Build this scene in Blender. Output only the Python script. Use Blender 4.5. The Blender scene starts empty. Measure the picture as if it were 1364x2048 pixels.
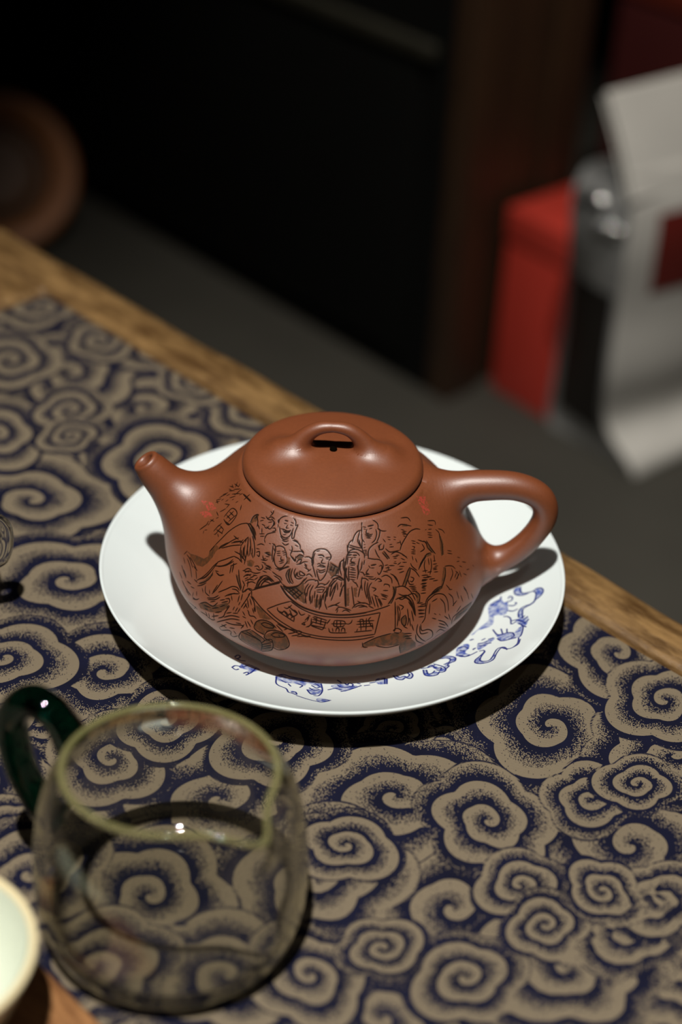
import bpy, bmesh, math, random
import numpy as np
from mathutils import Vector

# ------------------------------------------------------------------ camera, world, lights
SC = bpy.context.scene
COL = SC.collection
F_PX = 3400.0
PITCH, ROLL = math.radians(34.684), math.radians(3.045)
CAM_D, CAM_T = 0.72467, np.array([0.00214, 0.06382, 0.0])
FWD = np.array([0, math.cos(PITCH), -math.sin(PITCH)])
_r = np.array([1.0, 0, 0]); _u = np.cross(_r, FWD)
RIGHT = math.cos(ROLL) * _r + math.sin(ROLL) * _u
UP = -math.sin(ROLL) * _r + math.cos(ROLL) * _u
EYE = CAM_T - FWD * CAM_D

cam_data = bpy.data.cameras.new('camera')
cam = bpy.data.objects.new('camera', cam_data); COL.objects.link(cam)
from mathutils import Matrix
cam.matrix_world = Matrix(((RIGHT[0], UP[0], -FWD[0], EYE[0]), (RIGHT[1], UP[1], -FWD[1], EYE[1]),
                           (RIGHT[2], UP[2], -FWD[2], EYE[2]), (0, 0, 0, 1)))
cam_data.sensor_fit = 'VERTICAL'; cam_data.sensor_height = 36.0; cam_data.sensor_width = 24.0
cam_data.lens = F_PX / 2048 * 36
cam_data.clip_start = 0.02; cam_data.clip_end = 30
cam_data.dof.use_dof = True
cam_data.dof.focus_distance = 0.615
cam_data.dof.aperture_fstop = 4.2
SC.camera = cam

world = bpy.data.worlds.new('room_glow'); SC.world = world; world.use_nodes = True
bg = world.node_tree.nodes['Background']
bg.inputs[0].default_value = (1.0, 0.97, 0.9, 1); bg.inputs[1].default_value = 0.006

def spot(name, loc, target, watts, radius, angle, blend, color):
    d = bpy.data.lights.new(name, 'SPOT'); d.energy = watts; d.shadow_soft_size = radius
    d.spot_size = math.radians(angle); d.spot_blend = blend; d.color = color
    o = bpy.data.objects.new(name, d); COL.objects.link(o); o.location = loc
    o.rotation_euler = (Vector(target) - Vector(loc)).to_track_quat('-Z', 'Y').to_euler()
    return o
spot('overhead_spot', (-0.10, -0.50, 1.34), (0.05, -0.06, 0), 100, 0.022, 54, 0.9, (1.0, 0.975, 0.92))
spot('overhead_spot', (0.12, -0.05, 1.50), (0.26, 0.80, -0.3), 88, 0.018, 40, 0.8, (1.0, 0.95, 0.87))  # added spot, brightens the pouch and the floor things beyond
spot('overhead_spot', (-0.42, -0.70, 1.45), (-0.02, -0.08, 0), 2.2, 0.006, 60, 0.8, (1.0, 0.96, 0.9))  # weak extra spot, added for glints on the glass
spot('overhead_spot', (0.34, -0.62, 1.45), (0.0, -0.08, 0), 2.2, 0.006, 60, 0.8, (1.0, 0.96, 0.9))  # its pair on the right, also added for glints

SC.view_settings.view_transform = 'Standard'; SC.view_settings.look = 'None'
SC.view_settings.exposure = 0.0; SC.view_settings.gamma = 1.0; SC.view_settings.use_curve_mapping = False
SC.cycles.use_denoising = True
SC.cycles.max_bounces = 14; SC.cycles.diffuse_bounces = 3; SC.cycles.transparent_max_bounces = 16; SC.cycles.transmission_bounces = 12
SC.cycles.caustics_refractive = False; SC.cycles.caustics_reflective = False

# ------------------------------------------------------------------ helpers
def view_ray(x, y):
    return FWD + np.multiply.outer(np.asarray((x - 682) / F_PX), RIGHT) - np.multiply.outer(np.asarray((y - 1024) / F_PX), UP)
def at_z(x, y, z=0.0):
    v = view_ray(np.asarray(x, float), np.asarray(y, float)); return EYE + v * ((z - EYE[2]) / v[..., 2])[..., None]
def at_y(x, y, Y):
    v = view_ray(x, y); return EYE + v * ((Y - EYE[1]) / v[1])

def mesh_obj(name, verts, faces, mat=None, parent=None, smooth=True, flip=False):
    me = bpy.data.meshes.new(name)
    if flip: faces = [tuple(reversed(f)) for f in faces]
    if isinstance(faces, np.ndarray):
        nv = len(verts); nf = len(faces); k = faces.shape[1]
        me.vertices.add(nv); me.vertices.foreach_set('co', np.asarray(verts, np.float32).ravel())
        me.loops.add(nf * k); me.loops.foreach_set('vertex_index', faces.astype(np.int32).ravel())
        me.polygons.add(nf); me.polygons.foreach_set('loop_start', np.arange(0, nf * k, k, dtype=np.int32))
        me.update(calc_edges=True); me.validate()
    else:
        me.from_pydata([tuple(map(float, v)) for v in verts], [], faces); me.update()
    if smooth: me.polygons.foreach_set('use_smooth', [True] * len(me.polygons))
    if mat: me.materials.append(mat)
    o = bpy.data.objects.new(name, me); COL.objects.link(o)
    if parent: o.parent = parent
    return o
def grid_faces(nr, nc, closed):
    i = np.arange(nr - 1)[:, None]; j = np.arange(nc if closed else nc - 1)[None]; j2 = (j + 1) % nc
    return np.stack([i * nc + j, i * nc + j2, (i + 1) * nc + j2, (i + 1) * nc + j], -1).reshape(-1, 4)
def revolve(profile, n=96, axis=(0, 0)):
    p = np.asarray(profile, float); a = np.linspace(0, 2 * np.pi, n, endpoint=False)
    v = np.stack([axis[0] + np.outer(p[:, 0], np.cos(a)), axis[1] + np.outer(p[:, 0], np.sin(a)), np.repeat(p[:, 1:2], n, 1)], -1)
    return v.reshape(-1, 3), grid_faces(len(p), n, True)
def catmull(pts, per=8, closed=False):
    P = np.asarray(pts, float)
    if len(P) < 3 and not closed:
        t = np.linspace(0, 1, per + 1)[:, None]; return P[0] * (1 - t) + P[1] * t
    n = len(P); out = []
    for i in range(n if closed else n - 1):
        if closed: p0, p1, p2, p3 = P[(i - 1) % n], P[i], P[(i + 1) % n], P[(i + 2) % n]
        else: p0, p1, p2, p3 = P[max(i - 1, 0)], P[i], P[i + 1], P[min(i + 2, n - 1)]
        t = np.linspace(0, 1, per, endpoint=False)[:, None]
        out.append(0.5 * (2 * p1 + (p2 - p0) * t + (2 * p0 - 5 * p1 + 4 * p2 - p3) * t ** 2 + (3 * p1 - p0 - 3 * p2 + p3) * t ** 3))
    if not closed: out.append(P[-1:])
    return np.concatenate(out)
def tube_verts(path, radii, n=24, side=None, flat=1.0):
    """rings round a path; flat scales the ring along `side`"""
    P = np.asarray(path, float); T = np.gradient(P, axis=0); T /= np.linalg.norm(T, axis=1)[:, None]
    S = np.array(side if side is not None else (0, 1, 0), float)
    rings = []; dirs = []
    for p, t, r in zip(P, T, np.broadcast_to(radii, (len(P),))):
        s = S - t * (S @ t); s /= np.linalg.norm(s); b = np.cross(t, s)
        a = np.linspace(0, 2 * np.pi, n, endpoint=False)[:, None]
        d = np.cos(a) * s * flat + np.sin(a) * b; rings.append(p + d * r); dirs.append(np.cos(a) * s + np.sin(a) * b)
    return np.array(rings).reshape(-1, 3), np.array(dirs).reshape(-1, 3)
def tube_obj(name, path, radii, mat, parent=None, n=24, side=None, flat=1.0, caps=True):
    v, _ = tube_verts(path, radii, n, side, flat); k = len(path)
    f = [tuple(q) for q in grid_faces(k, n, True)]
    if caps: f += [tuple(range(n - 1, -1, -1)), tuple(range((k - 1) * n, k * n))]
    return mesh_obj(name, v, f, mat, parent)
def box_obj(name, size, mat, parent=None, loc=(0, 0, 0), rot=(0, 0, 0), bevel=0.0, seg=3):
    bm = bmesh.new(); bmesh.ops.create_cube(bm, size=1.0)
    bmesh.ops.scale(bm, vec=size, verts=bm.verts)
    if bevel: bmesh.ops.bevel(bm, geom=bm.edges[:], offset=bevel, segments=seg, affect='EDGES', profile=0.5)
    me = bpy.data.meshes.new(name); bm.to_mesh(me); bm.free()
    if bevel: me.polygons.foreach_set('use_smooth', [True] * len(me.polygons))
    if mat: me.materials.append(mat)
    o = bpy.data.objects.new(name, me); COL.objects.link(o); o.location = loc; o.rotation_euler = rot
    if parent: o.parent = parent
    return o
def thing(name, label, cat, loc=(0, 0, 0), group=None):
    o = bpy.data.objects.new(name, None); COL.objects.link(o); o.location = loc; o.empty_display_size = 0.02
    return tag(o, label, cat, group)
def tag(o, label, cat, group=None):
    o['label'] = label; o['category'] = cat
    if group: o['group'] = group
    return o
def structure(o, label, cat):
    o['kind'] = 'structure'; return tag(o, label, cat)

# node helpers
class NT:
    def __init__(s, name):
        s.m = bpy.data.materials.new(name); s.m.use_nodes = True; s.t = s.m.node_tree; s.b = s.t.nodes['Principled BSDF']
        s.out = s.t.nodes['Material Output']
    def n(s, typ, **kw):
        nd = s.t.nodes.new(typ)
        for k, v in kw.items(): setattr(nd, k, v)
        return nd
    def put(s, sock, v):
        if hasattr(v, 'is_output'): s.t.links.new(v, sock)
        else: sock.default_value = v
    def math(s, op, a, b=0.0, c=0.0, clamp=False):
        nd = s.n('ShaderNodeMath', operation=op, use_clamp=clamp)
        for i, v in enumerate((a, b, c)): s.put(nd.inputs[i], v)
        return nd.outputs[0]
    def mix(s, fac, a, b):
        nd = s.n('ShaderNodeMix', data_type='RGBA'); s.put(nd.inputs[0], fac)
        s.put(nd.inputs[6], a if hasattr(a, 'is_output') else (*a, 1)); s.put(nd.inputs[7], b if hasattr(b, 'is_output') else (*b, 1))
        return nd.outputs[2]
    def smooth(s, x, lo, hi):
        nd = s.n('ShaderNodeMapRange', interpolation_type='SMOOTHSTEP'); s.put(nd.inputs[0], x)
        nd.inputs[1].default_value = lo; nd.inputs[2].default_value = hi; return nd.outputs[0]
    def noise(s, scale, detail=3, vec=None, rough=0.5):
        nd = s.n('ShaderNodeTexNoise'); nd.inputs['Scale'].default_value = scale; nd.inputs['Detail'].default_value = detail
        nd.inputs['Roughness'].default_value = rough
        if vec is not None: s.put(nd.inputs['Vector'], vec)
        return nd.outputs[0]
    def obj(s, scale=None, rot=None):
        o = s.n('ShaderNodeTexCoord').outputs['Object']
        if scale or rot:
            m = s.n('ShaderNodeMapping'); s.put(m.inputs[0], o)
            if scale: m.inputs['Scale'].default_value = scale
            if rot: m.inputs['Rotation'].default_value = rot
            o = m.outputs[0]
        return o
    def bump(s, h, strength=0.3, dist=0.001):
        nd = s.n('ShaderNodeBump'); nd.inputs['Strength'].default_value = strength; nd.inputs['Distance'].default_value = dist
        s.put(nd.inputs['Height'], h); s.put(s.b.inputs['Normal'], nd.outputs[0])
    def set(s, **kw):
        for k, v in kw.items():
            k = k.replace('_', ' ')
            if isinstance(v, tuple) and len(v) == 3: v = (*v, 1)
            s.put(s.b.inputs[k], v)
        return s
def plain(name, color, rough=0.5, var=0.0, scale=40, spec=0.5, bump=0.0, coat=0.0):
    t = NT(name); o = t.obj()
    if var:
        f = t.noise(scale, 4, o); t.set(Base_Color=t.mix(f, tuple(c * (1 - var) for c in color), tuple(min(1, c * (1 + var)) for c in color)))
    else: t.set(Base_Color=color)
    t.set(Roughness=rough, Specular_IOR_Level=spec, Coat_Weight=coat)
    if bump: t.bump(t.noise(scale * 8, 3, o), bump, 0.0005)
    return t.m
def wood(name, dark, light, rough=0.45, scale=(6, 90, 90), rings=3.0, bump=0.25):
    t = NT(name); o = t.obj(scale)
    n1 = t.noise(rings, 6, o, 0.6); n2 = t.noise(rings * 7, 3, o)
    f = t.math('ADD', t.smooth(n1, 0.3, 0.7), t.math('MULTIPLY', t.math('SUBTRACT', n2, 0.5), 0.5), clamp=True)
    t.set(Base_Color=t.mix(f, dark, light), Roughness=rough)
    t.bump(t.math('ADD', n1, t.math('MULTIPLY', n2, 0.4)), bump, 0.001)
    return t.m

# ------------------------------------------------------------------ room shell
FLOOR_Z = -0.40
M_floor = plain('floor_grey', (0.040, 0.037, 0.030), 0.7, 0.25, 9, 0.2)
fl = box_obj('floor', (8, 8, 0.1), M_floor, None, (0, 0, FLOOR_Z - 0.05)); structure(fl, 'dark grey floor beyond the low tea table', 'floor')
M_wall = plain('wall_dark', (0.008, 0.008, 0.007), 0.8, 0.2, 5, 0.2)
CAB_P = np.array([-0.319, 1.256]); CAB_D = np.array([0.69466, -0.71934]); CAB_N = np.array([0.71934, 0.69466])
CAB_A = math.atan2(CAB_D[1], CAB_D[0])
wl = box_obj('wall_back', (6, 0.08, 3.0), M_wall, None, (*(CAB_P + CAB_N * 0.85), FLOOR_Z + 1.5), (0, 0, CAB_A)); structure(wl, 'dark wall behind the cabinet', 'wall')

# ------------------------------------------------------------------ cabinet on the far side
cabL, cabH, cabDp = 2.0, 0.56, 0.147
cab = thing('low_cabinet', 'long black low cabinet with a dark brown end panel on the floor', 'cabinet', (*(CAB_P + CAB_D * 0.587), FLOOR_Z)); cab.rotation_euler.z = CAB_A
M_cab = plain('black_lacquer', (0.003, 0.003, 0.0024), 0.8, 0.2, 12, 0.1)
M_cabd = wood('dark_brown_wood', (0.020, 0.009, 0.004), (0.042, 0.020, 0.008), 0.5, (60, 60, 4))
box_obj('carcass', (cabL - 0.02, cabDp, cabH - 0.03), M_cab, cab, (-cabL / 2 - 0.01, cabDp / 2, (cabH - 0.03) / 2 + 0.0), bevel=0.003)
box_obj('cabinet_top', (cabL + 0.02, cabDp + 0.02, 0.03), M_cab, cab, (-cabL / 2, cabDp / 2, cabH - 0.015), bevel=0.004)
box_obj('rail', (cabL - 0.03, 0.010, 0.014), plain('rail_wood', (0.022, 0.020, 0.013), 0.5, 0.2, 20), cab, (-cabL / 2 - 0.02, -0.005, 0.322), bevel=0.002)
box_obj('end_panel', (0.02, cabDp, cabH - 0.03), M_cabd, cab, (-0.010, cabDp / 2, (cabH - 0.03) / 2), bevel=0.002)
box_obj('end_panel_stile', (0.006, 0.045, cabH - 0.03), M_cabd, cab, (0.003, 0.0225, (cabH - 0.03) / 2), bevel=0.001)
box_obj('end_panel_stile', (0.006, 0.045, cabH - 0.03), M_cabd, cab, (0.003, cabDp - 0.0225, (cabH - 0.03) / 2), bevel=0.001)
for x in (-0.35, -0.97, -1.59): box_obj('door', (0.60, 0.006, 0.28), M_cab, cab, (x, -0.003, 0.165), bevel=0.002)

# ------------------------------------------------------------------ tea table
TA = math.radians(-44.0)
E1 = np.array([math.cos(TA), math.sin(TA)]); E2 = np.array([-math.sin(TA), math.cos(TA)])   # along the far rim, outward
INNER = np.array([-0.1555, 0.2465])           # corner of the cloth
W1, W2 = 0.029, 0.085                          # widths of far rim and end rim
TLX, TLY = 0.95, 0.60                          # cloth field sizes
M_wood = wood('rim_wood', (0.085, 0.040, 0.011), (0.29, 0.165, 0.060), 0.5, (14, 55, 55), 3.0, 0.6)
M_woodd = wood('table_wood', (0.06, 0.028, 0.010), (0.14, 0.07, 0.025), 0.5, (10, 60, 60))
tab = thing('tea_table', 'low honey-brown wooden tea table with raised rim boards', 'table', (*INNER, 0)); tab.rotation_euler.z = TA
# local frame: x along far rim (E1), y outward (E2); cloth occupies x 0..TLX, y 0..-TLY
box_obj('table_top', (TLX + W2 + 0.05, TLY + 0.05, 0.028), M_woodd, tab, ((TLX - W2) / 2 + 0.0, -TLY / 2 + 0.0, -0.0165))
def wavy_board(name, length, width, seed, along_y=False):
    rnd = np.random.RandomState(seed); n = 160
    x = np.linspace(0, length, n); ph = rnd.rand(6) * 6
    wob = sum(0.0009 / (k + 1) * np.sin(x * (18 + 23 * k) + ph[k]) for k in range(5))
    prof = [(0.0, -0.03), (0.0, 0.0012), (0.0012, 0.0028), (0.004, 0.0036), (0.5 * width, 0.0042), (width - 0.006, 0.0032), (width - 0.002, 0.0005), (width, -0.005), (width - 0.001, -0.03)]
    V = []
    for i in range(n):
        for j, (py, pz) in enumerate(prof):
            o = wob[i] * (1.0 if j >= 4 else 0.35); V.append((x[i], py + o, pz + 0.5 * wob[(i * 3) % n] * (j in (3, 4, 5))))
    k = len(prof); f = [tuple(q) for q in grid_faces(n, k, True)] + [tuple(range(k)), tuple(range((n - 1) * k + k - 1, (n - 1) * k - 1, -1))]
    return V, f
V, f = wavy_board('rim_board', TLX + W2 - 0.012, W1, 3)
V = [(x - W2 + 0.012, y, z) for x, y, z in V]
mesh_obj('rim_board', V, f, M_wood, tab, flip=True)
V, f = wavy_board('rim_board', TLY + 0.0, W2, 8)
mesh_obj('rim_board', [(-y, -x + 0.0, z) for x, y, z in V], f, M_wood, tab, flip=True)
V, f = wavy_board('rim_board', TLX, W1, 11)
mesh_obj('rim_board', [(x, -TLY - y, z) for x, y, z in V], f, M_wood, tab)
V, f = wavy_board('rim_board', TLY, W1, 14)
mesh_obj('rim_board', [(TLX + y, -x, z) for x, y, z in V], f, M_wood, tab)
for lx in (-0.03, TLX - 0.03):
    for ly in (-0.04, -TLY + 0.04): box_obj('leg', (0.05, 0.05, -FLOOR_Z - 0.03), M_woodd, tab, (lx, ly, (FLOOR_Z - 0.03) / 2), bevel=0.004)

# ------------------------------------------------------------------ brocade cloth
CLOUDS = [  # x, y in photo pixels, outer reach in pixels, start angle, turn direction, lobes
 (790,1592,165,0.3,1,5),(975,1640,122,2.0,1,5),(1100,1453,165,4.4,-1,5),(1262,1690,180,1.0,-1,5),(905,1815,185,1.2,1,5),
 (1135,1940,150,0.0,-1,5),(765,2035,165,2.2,-1,5),(930,1955,100,0.7,1,4),(630,1762,165,1.0,1,5),(1345,1510,135,3.0,1,5),
 (1375,1940,150,2.5,-1,5),(1275,1567,72,0.5,-1,4),(765,1897,72,3.5,1,4),(1205,1782,72,5.0,-1,4),(440,1597,185,0.8,1,5),
 (223,1517,110,2.0,-1,4),(58,1746,130,1.0,1,5),(212,1343,130,0.6,1,5),(136,1160,150,0.2,1,5),(62,1000,145,2.9,1,5),
 (290,815,125,0.4,1,5),(140,820,72,1.4,1,4),(142,745,118,2.2,1,5),(-5,870,105,2.0,1,5),(330,915,130,1.5,1,5),
 (80,614,80,1.0,-1,4),(492,823,90,2.0,1,4),(8,1315,120,3.1,-1,5),(140,872,56,1.0,-1,4),(392,768,66,2.5,-1,4),
 (1235,1305,130,1.9,1,5),(560,1480,120,1.0,-1,5),(300,1790,150,2.0,1,5),(190,1930,130,0.4,-1,5),(450,1950,150,3.2,1,5),
 (1330,1400,110,1.0,-1,5),(620,1950,110,2.2,-1,4),(1040,1770,80,0.9,-1,4),(330,700,80,0.9,-1,4),(200,680,70,1.9,1,4),(20,720,90,1.9,1,4),
 (690,1690,90,2.9,-1,4),(1180,1595,85,4.2,1,4),(1090,1850,75,1.0,1,4),(330,1440,95,1.3,1,4),(1250,1860,95,4.1,1,4),(1320,1800,90,.6,-1,4),
]
def cloth_fields(X, Y):
    rnd = random.Random(5)
    cl = []
    for (x, y, r, a0, d, m) in CLOUDS:
        c = at_z(x, y, 0.0); dep = (c - EYE) @ FWD
        cl.append((c[0], c[1], r * dep / F_PX * 1.22, a0, d, m, rnd.random() * 6.28, 1.0))
    pts = [(c[0], c[1], c[2]) for c in cl]; filler = []
    for _ in range(9000):
        u, v = rnd.random() * TLX, -rnd.random() * TLY
        P = INNER + E1 * u + E2 * v; r = rnd.choice((0.012, 0.016, 0.020, 0.024))
        if all((P[0] - a) ** 2 + (P[1] - b) ** 2 > ((rr + r) * 0.62) ** 2 for a, b, rr in pts):
            pts.append((P[0], P[1], r)); filler.append((P[0], P[1], r * 1.25, rnd.random() * 6.28, rnd.choice((-1, 1)), rnd.choice((4, 5)), rnd.random() * 6.28, 0.9))
    allc = filler + sorted(cl, key=lambda c: -c[2])
    C = np.zeros_like(X); S = np.zeros_like(X); Ed = np.full_like(X, 0.01); G = np.ones_like(X)
    C[:] = 1.0
    for (cx, cy, R, a0, d, m, ph, _) in allc:
        dx, dy = X - cx, Y - cy; sel = (np.abs(dx) < R * 1.5) & (np.abs(dy) < R * 1.5)
        dx, dy = dx[sel], dy[sel]; r = np.hypot(dx, dy); th = np.arctan2(dy, dx)
        q0 = r / R
        lobe = 1 + 0.20 * (np.abs(np.sin(m * 0.5 * (th - ph) + 0.35 * np.sin(th + a0))) - 0.62) * np.clip((q0 - 0.12) * 2.2, 0, 1)
        lobe *= 1 + 0.10 * np.cos(2 * (th - a0)) 
        q = q0 / lobe
        w = 2.75 * q ** 0.80 - d * (th - a0) / (2 * np.pi)
        out = (q - 1.0) * R * 0.9
        ids = np.flatnonzero(sel.ravel()); ins = out < 0
        k = ids[ins]
        C.ravel()[k] = np.cos(2 * np.pi * w[ins]); S.ravel()[k] = np.sin(2 * np.pi * w[ins])
        Ed.ravel()[ids] = np.where(ins, np.abs(out), np.minimum(Ed.ravel()[ids], np.abs(out)))
    return C, S, Ed
nU, nV = 900, 640
uu = np.concatenate([np.linspace(0, 0.46, 540), np.linspace(0.46, TLX, 160)[1:]])
vv = np.concatenate([np.linspace(0, -0.46, 540), np.linspace(-0.46, -TLY, 40)[1:]])
UU, VV = np.meshgrid(uu, vv)
PX = INNER[0] + E1[0] * UU + E2[0] * VV; PY = INNER[1] + E1[1] * UU + E2[1] * VV
fC, fS, fE = cloth_fields(PX, PY)
wave = 0.0004 * np.sin(UU * 31 + 1) * np.sin(VV * 27)
Vc = np.stack([UU, VV, wave * np.clip(-VV * 40, 0, 1) * 0.5], -1).reshape(-1, 3)
Fc = grid_faces(len(vv), len(uu), False)[:, ::-1]
t = NT('cloud_brocade')
at = t.n('ShaderNodeAttribute', attribute_name='pat'); sep = t.n('ShaderNodeSeparateXYZ'); t.put(sep.inputs[0], at.outputs['Vector'])
ph = t.math('FRACT', t.math('ADD', t.math('DIVIDE', t.math('ARCTAN2', sep.outputs[1], sep.outputs[0]), 2 * math.pi), 1.0))
prob = t.math('ADD', t.math('MULTIPLY', t.smooth(ph, 0.12, 0.70), 0.72), t.math('MULTIPLY', t.smooth(ph, 0.60, 0.72), 0.265))
oc = t.obj()
wn = t.n('ShaderNodeTexWhiteNoise', noise_dimensions='2D'); sn = t.n('ShaderNodeVectorMath', operation='SNAP')
mp = t.n('ShaderNodeMapping'); t.put(mp.inputs[0], oc); mp.inputs['Rotation'].default_value = (0, 0, 0.9)
t.put(sn.inputs[0], mp.outputs[0]); sn.inputs[1].default_value = (0.00042, 0.00028, 1); t.put(wn.inputs['Vector'], sn.outputs[0])
gold = t.math('LESS_THAN', wn.outputs[0], prob)
line = t.smooth(sep.outputs[2], 0.00018, 0.00052)
gold = t.math('MULTIPLY', gold, line)
tw = t.n('ShaderNodeTexWave', wave_type='BANDS', bands_direction='X'); t.put(tw.inputs[0], mp.outputs[0]); tw.inputs['Scale'].default_value = 520; tw.inputs['Distortion'].default_value = 0.6
shade = t.math('ADD', 0.70, t.math('MULTIPLY', tw.outputs[1], 0.55))
big = t.noise(14, 3, oc)
goldc = t.n('ShaderNodeVectorMath', operation='SCALE'); t.put(goldc.inputs[0], t.mix(big, (0.158, 0.125, 0.084), (0.215, 0.170, 0.114))); t.put(goldc.inputs[3], shade)
navy = t.mix(t.noise(60, 3, oc), (0.004, 0.004, 0.010), (0.008, 0.009, 0.030))
t.set(Base_Color=t.mix(gold, navy, goldc.outputs[0]), Roughness=0.7, Specular_IOR_Level=0.12)
t.bump(t.math('ADD', t.math('MULTIPLY', gold, 0.6), t.math('MULTIPLY', tw.outputs[1], 0.4)), 0.5, 0.00012)
cloth = mesh_obj('brocade_cloth', Vc, Fc, t.m)
cloth.location = (*INNER, 0.0); cloth.rotation_euler.z = TA
a = cloth.data.attributes.new('pat', 'FLOAT_VECTOR', 'POINT'); a.data.foreach_set('vector', np.stack([fC, fS, fE], -1).astype(np.float32).ravel())
tag(cloth, 'navy and gold brocade cloth with swirling clouds covering the table', 'tablecloth')

# ------------------------------------------------------------------ porcelain plate
M_porc = NT('white_porcelain')
ap = M_porc.n('ShaderNodeAttribute', attribute_name='blue')
sp = M_porc.n('ShaderNodeSeparateXYZ'); M_porc.put(sp.inputs[0], ap.outputs['Vector'])
wash = M_porc.math('MULTIPLY', sp.outputs[1], M_porc.math('ADD', 0.30, M_porc.math('MULTIPLY', M_porc.smooth(M_porc.noise(520, 3, M_porc.obj()), 0.3, 0.7), 0.7)))
lin_b = M_porc.smooth(sp.outputs[0], 0.00048, 0.00018)
c1 = M_porc.mix(wash, (0.78, 0.84, 0.83), (0.055, 0.10, 0.42))
c1 = M_porc.mix(lin_b, c1, (0.015, 0.028, 0.20))
M_porc.set(Base_Color=c1, Roughness=0.12, Coat_Weight=0.3, Coat_Roughness=0.05, Subsurface_Weight=0.0)
plate = thing('porcelain_plate', 'white porcelain plate painted with blue lions under the teapot', 'plate', (0, 0, 0))
PLATE_Z = 0.0045
def plate_z(r): # upper surface
    r = np.asarray(r, float); q = np.clip((r - 0.050) / 0.040, 0, 1)
    return PLATE_Z + 0.0175 * (0.55 * q ** 2 + 0.45 * q)
rr = np.concatenate([np.linspace(0.0, 0.048, 30), np.linspace(0.0485, 0.0885, 190)])
prof = [(r, float(plate_z(r))) for r in rr] + [(0.0894, 0.0223), (0.0899, 0.0220), (0.0900, 0.0214), (0.0896, 0.0206)]
prof += [(r, float(plate_z(r)) - 0.0023) for r in np.linspace(0.087, 0.054, 14)] + [(0.0535, 0.0), (0.0515, 0.0), (0.051, 0.0018), (0.0, 0.0018)]
PA_F = np.linspace(math.radians(-132), math.radians(28), 1150); PA = np.concatenate([PA_F, np.linspace(math.radians(28), math.radians(228), 140)[1:-1]]); NPA = len(PA)
_p = np.array(prof); PV = np.stack([np.outer(_p[:, 0], np.cos(PA)), np.outer(_p[:, 0], np.sin(PA)), np.repeat(_p[:, 1:2], NPA, 1)], -1).reshape(-1, 3); PF = grid_faces(len(_p), NPA, True)[:, ::-1]
pl = mesh_obj('dish', PV, PF, M_porc.m, plate)

# ------------------------------------------------------------------ clay teapot
POT = np.array([-0.0019, -0.0009]); POT_Z = 0.0075
ZS = np.array([0, .004, .010, .017, .026, .038, .049, .0565])
RS = np.array([.0460, .0515, .0574, .06075, .0586, .0518, .0432, .0354])
def body_r(z):
    m = np.gradient(RS, ZS); z = np.asarray(z, float)
    i = np.clip(np.searchsorted(ZS, z, side='right') - 1, 0, len(ZS) - 2); h = ZS[i + 1] - ZS[i]; t_ = (z - ZS[i]) / h
    return (2*t_**3-3*t_**2+1)*RS[i]+(t_**3-2*t_**2+t_)*h*m[i]+(-2*t_**3+3*t_**2)*RS[i+1]+(t_**3-t_**2)*h*m[i+1]
zp = np.linspace(0, ZS[-1], 400)
PROF = np.stack([body_r(zp), zp], 1)                       # outer wall, relative to base
def polyline_dist(R, Z, poly):
    best = np.full(R.shape, 1e9)
    for (a, b), (c, d) in zip(poly[:-1], poly[1:]):
        ex, ez = c - a, d - b; L = ex * ex + ez * ez
        tt = np.clip(((R - a) * ex + (Z - b) * ez) / L, 0, 1); best = np.minimum(best, (R - a - tt * ex) ** 2 + (Z - b - tt * ez) ** 2)
    return np.sqrt(best)
def sdf_rev(P, poly):                                     # poly from axis-bottom to axis-top, r>=0
    R = np.hypot(P[:, 0], P[:, 1]); Z = P[:, 2]; d = polyline_dist(R, Z, poly)
    ins = np.zeros(len(P), bool)
    q = np.vstack([poly, [[0, poly[-1][1]], [0, poly[0][1]]]])
    for (a, b), (c, e) in zip(q, np.roll(q, -1, 0)):
        if b != e: ins ^= ((b > Z) != (e > Z)) & (R < (c - a) * (Z - b) / (e - b) + a)
    return np.where(ins, -d, d)
def sdf_tube(P, path, rad, flat=1.0):
    best = np.full(len(P), 1e9)
    for c, r in zip(path, rad):
        D = P - c; D = D * np.array([1, 1 / flat, 1]); best = np.minimum(best, np.sqrt((D * D).sum(1)) - r)
    return best
def smin(a, b, k):
    h = np.maximum(k - np.abs(a - b), 0) / k; return np.minimum(a, b) - h * h * k * 0.25
def push(V, N, fields, k, tmax):
    """move vertices out along N until they lie on the smooth union of the fields"""
    tcur = np.zeros(len(V))
    for _ in range(14):
        P = V + N * tcur[:, None]; d = fields[0](P)
        for g, kk in zip(fields[1:], k): d = smin(d, g(P), kk)
        tcur = np.clip(tcur - d * 0.8, 0, tmax)
    return V + N * tcur[:, None]
def tuck(V0, V, N, field, lo, hi, amount=0.00016):
    """sink the joining end of a limb just under the surface it grows from"""
    q = np.clip((hi - field(V0)) / (hi - lo), 0, 1); q = q * q * (3 - 2 * q); return V - N * (q * amount)[:, None]
z0 = POT_Z
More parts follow.
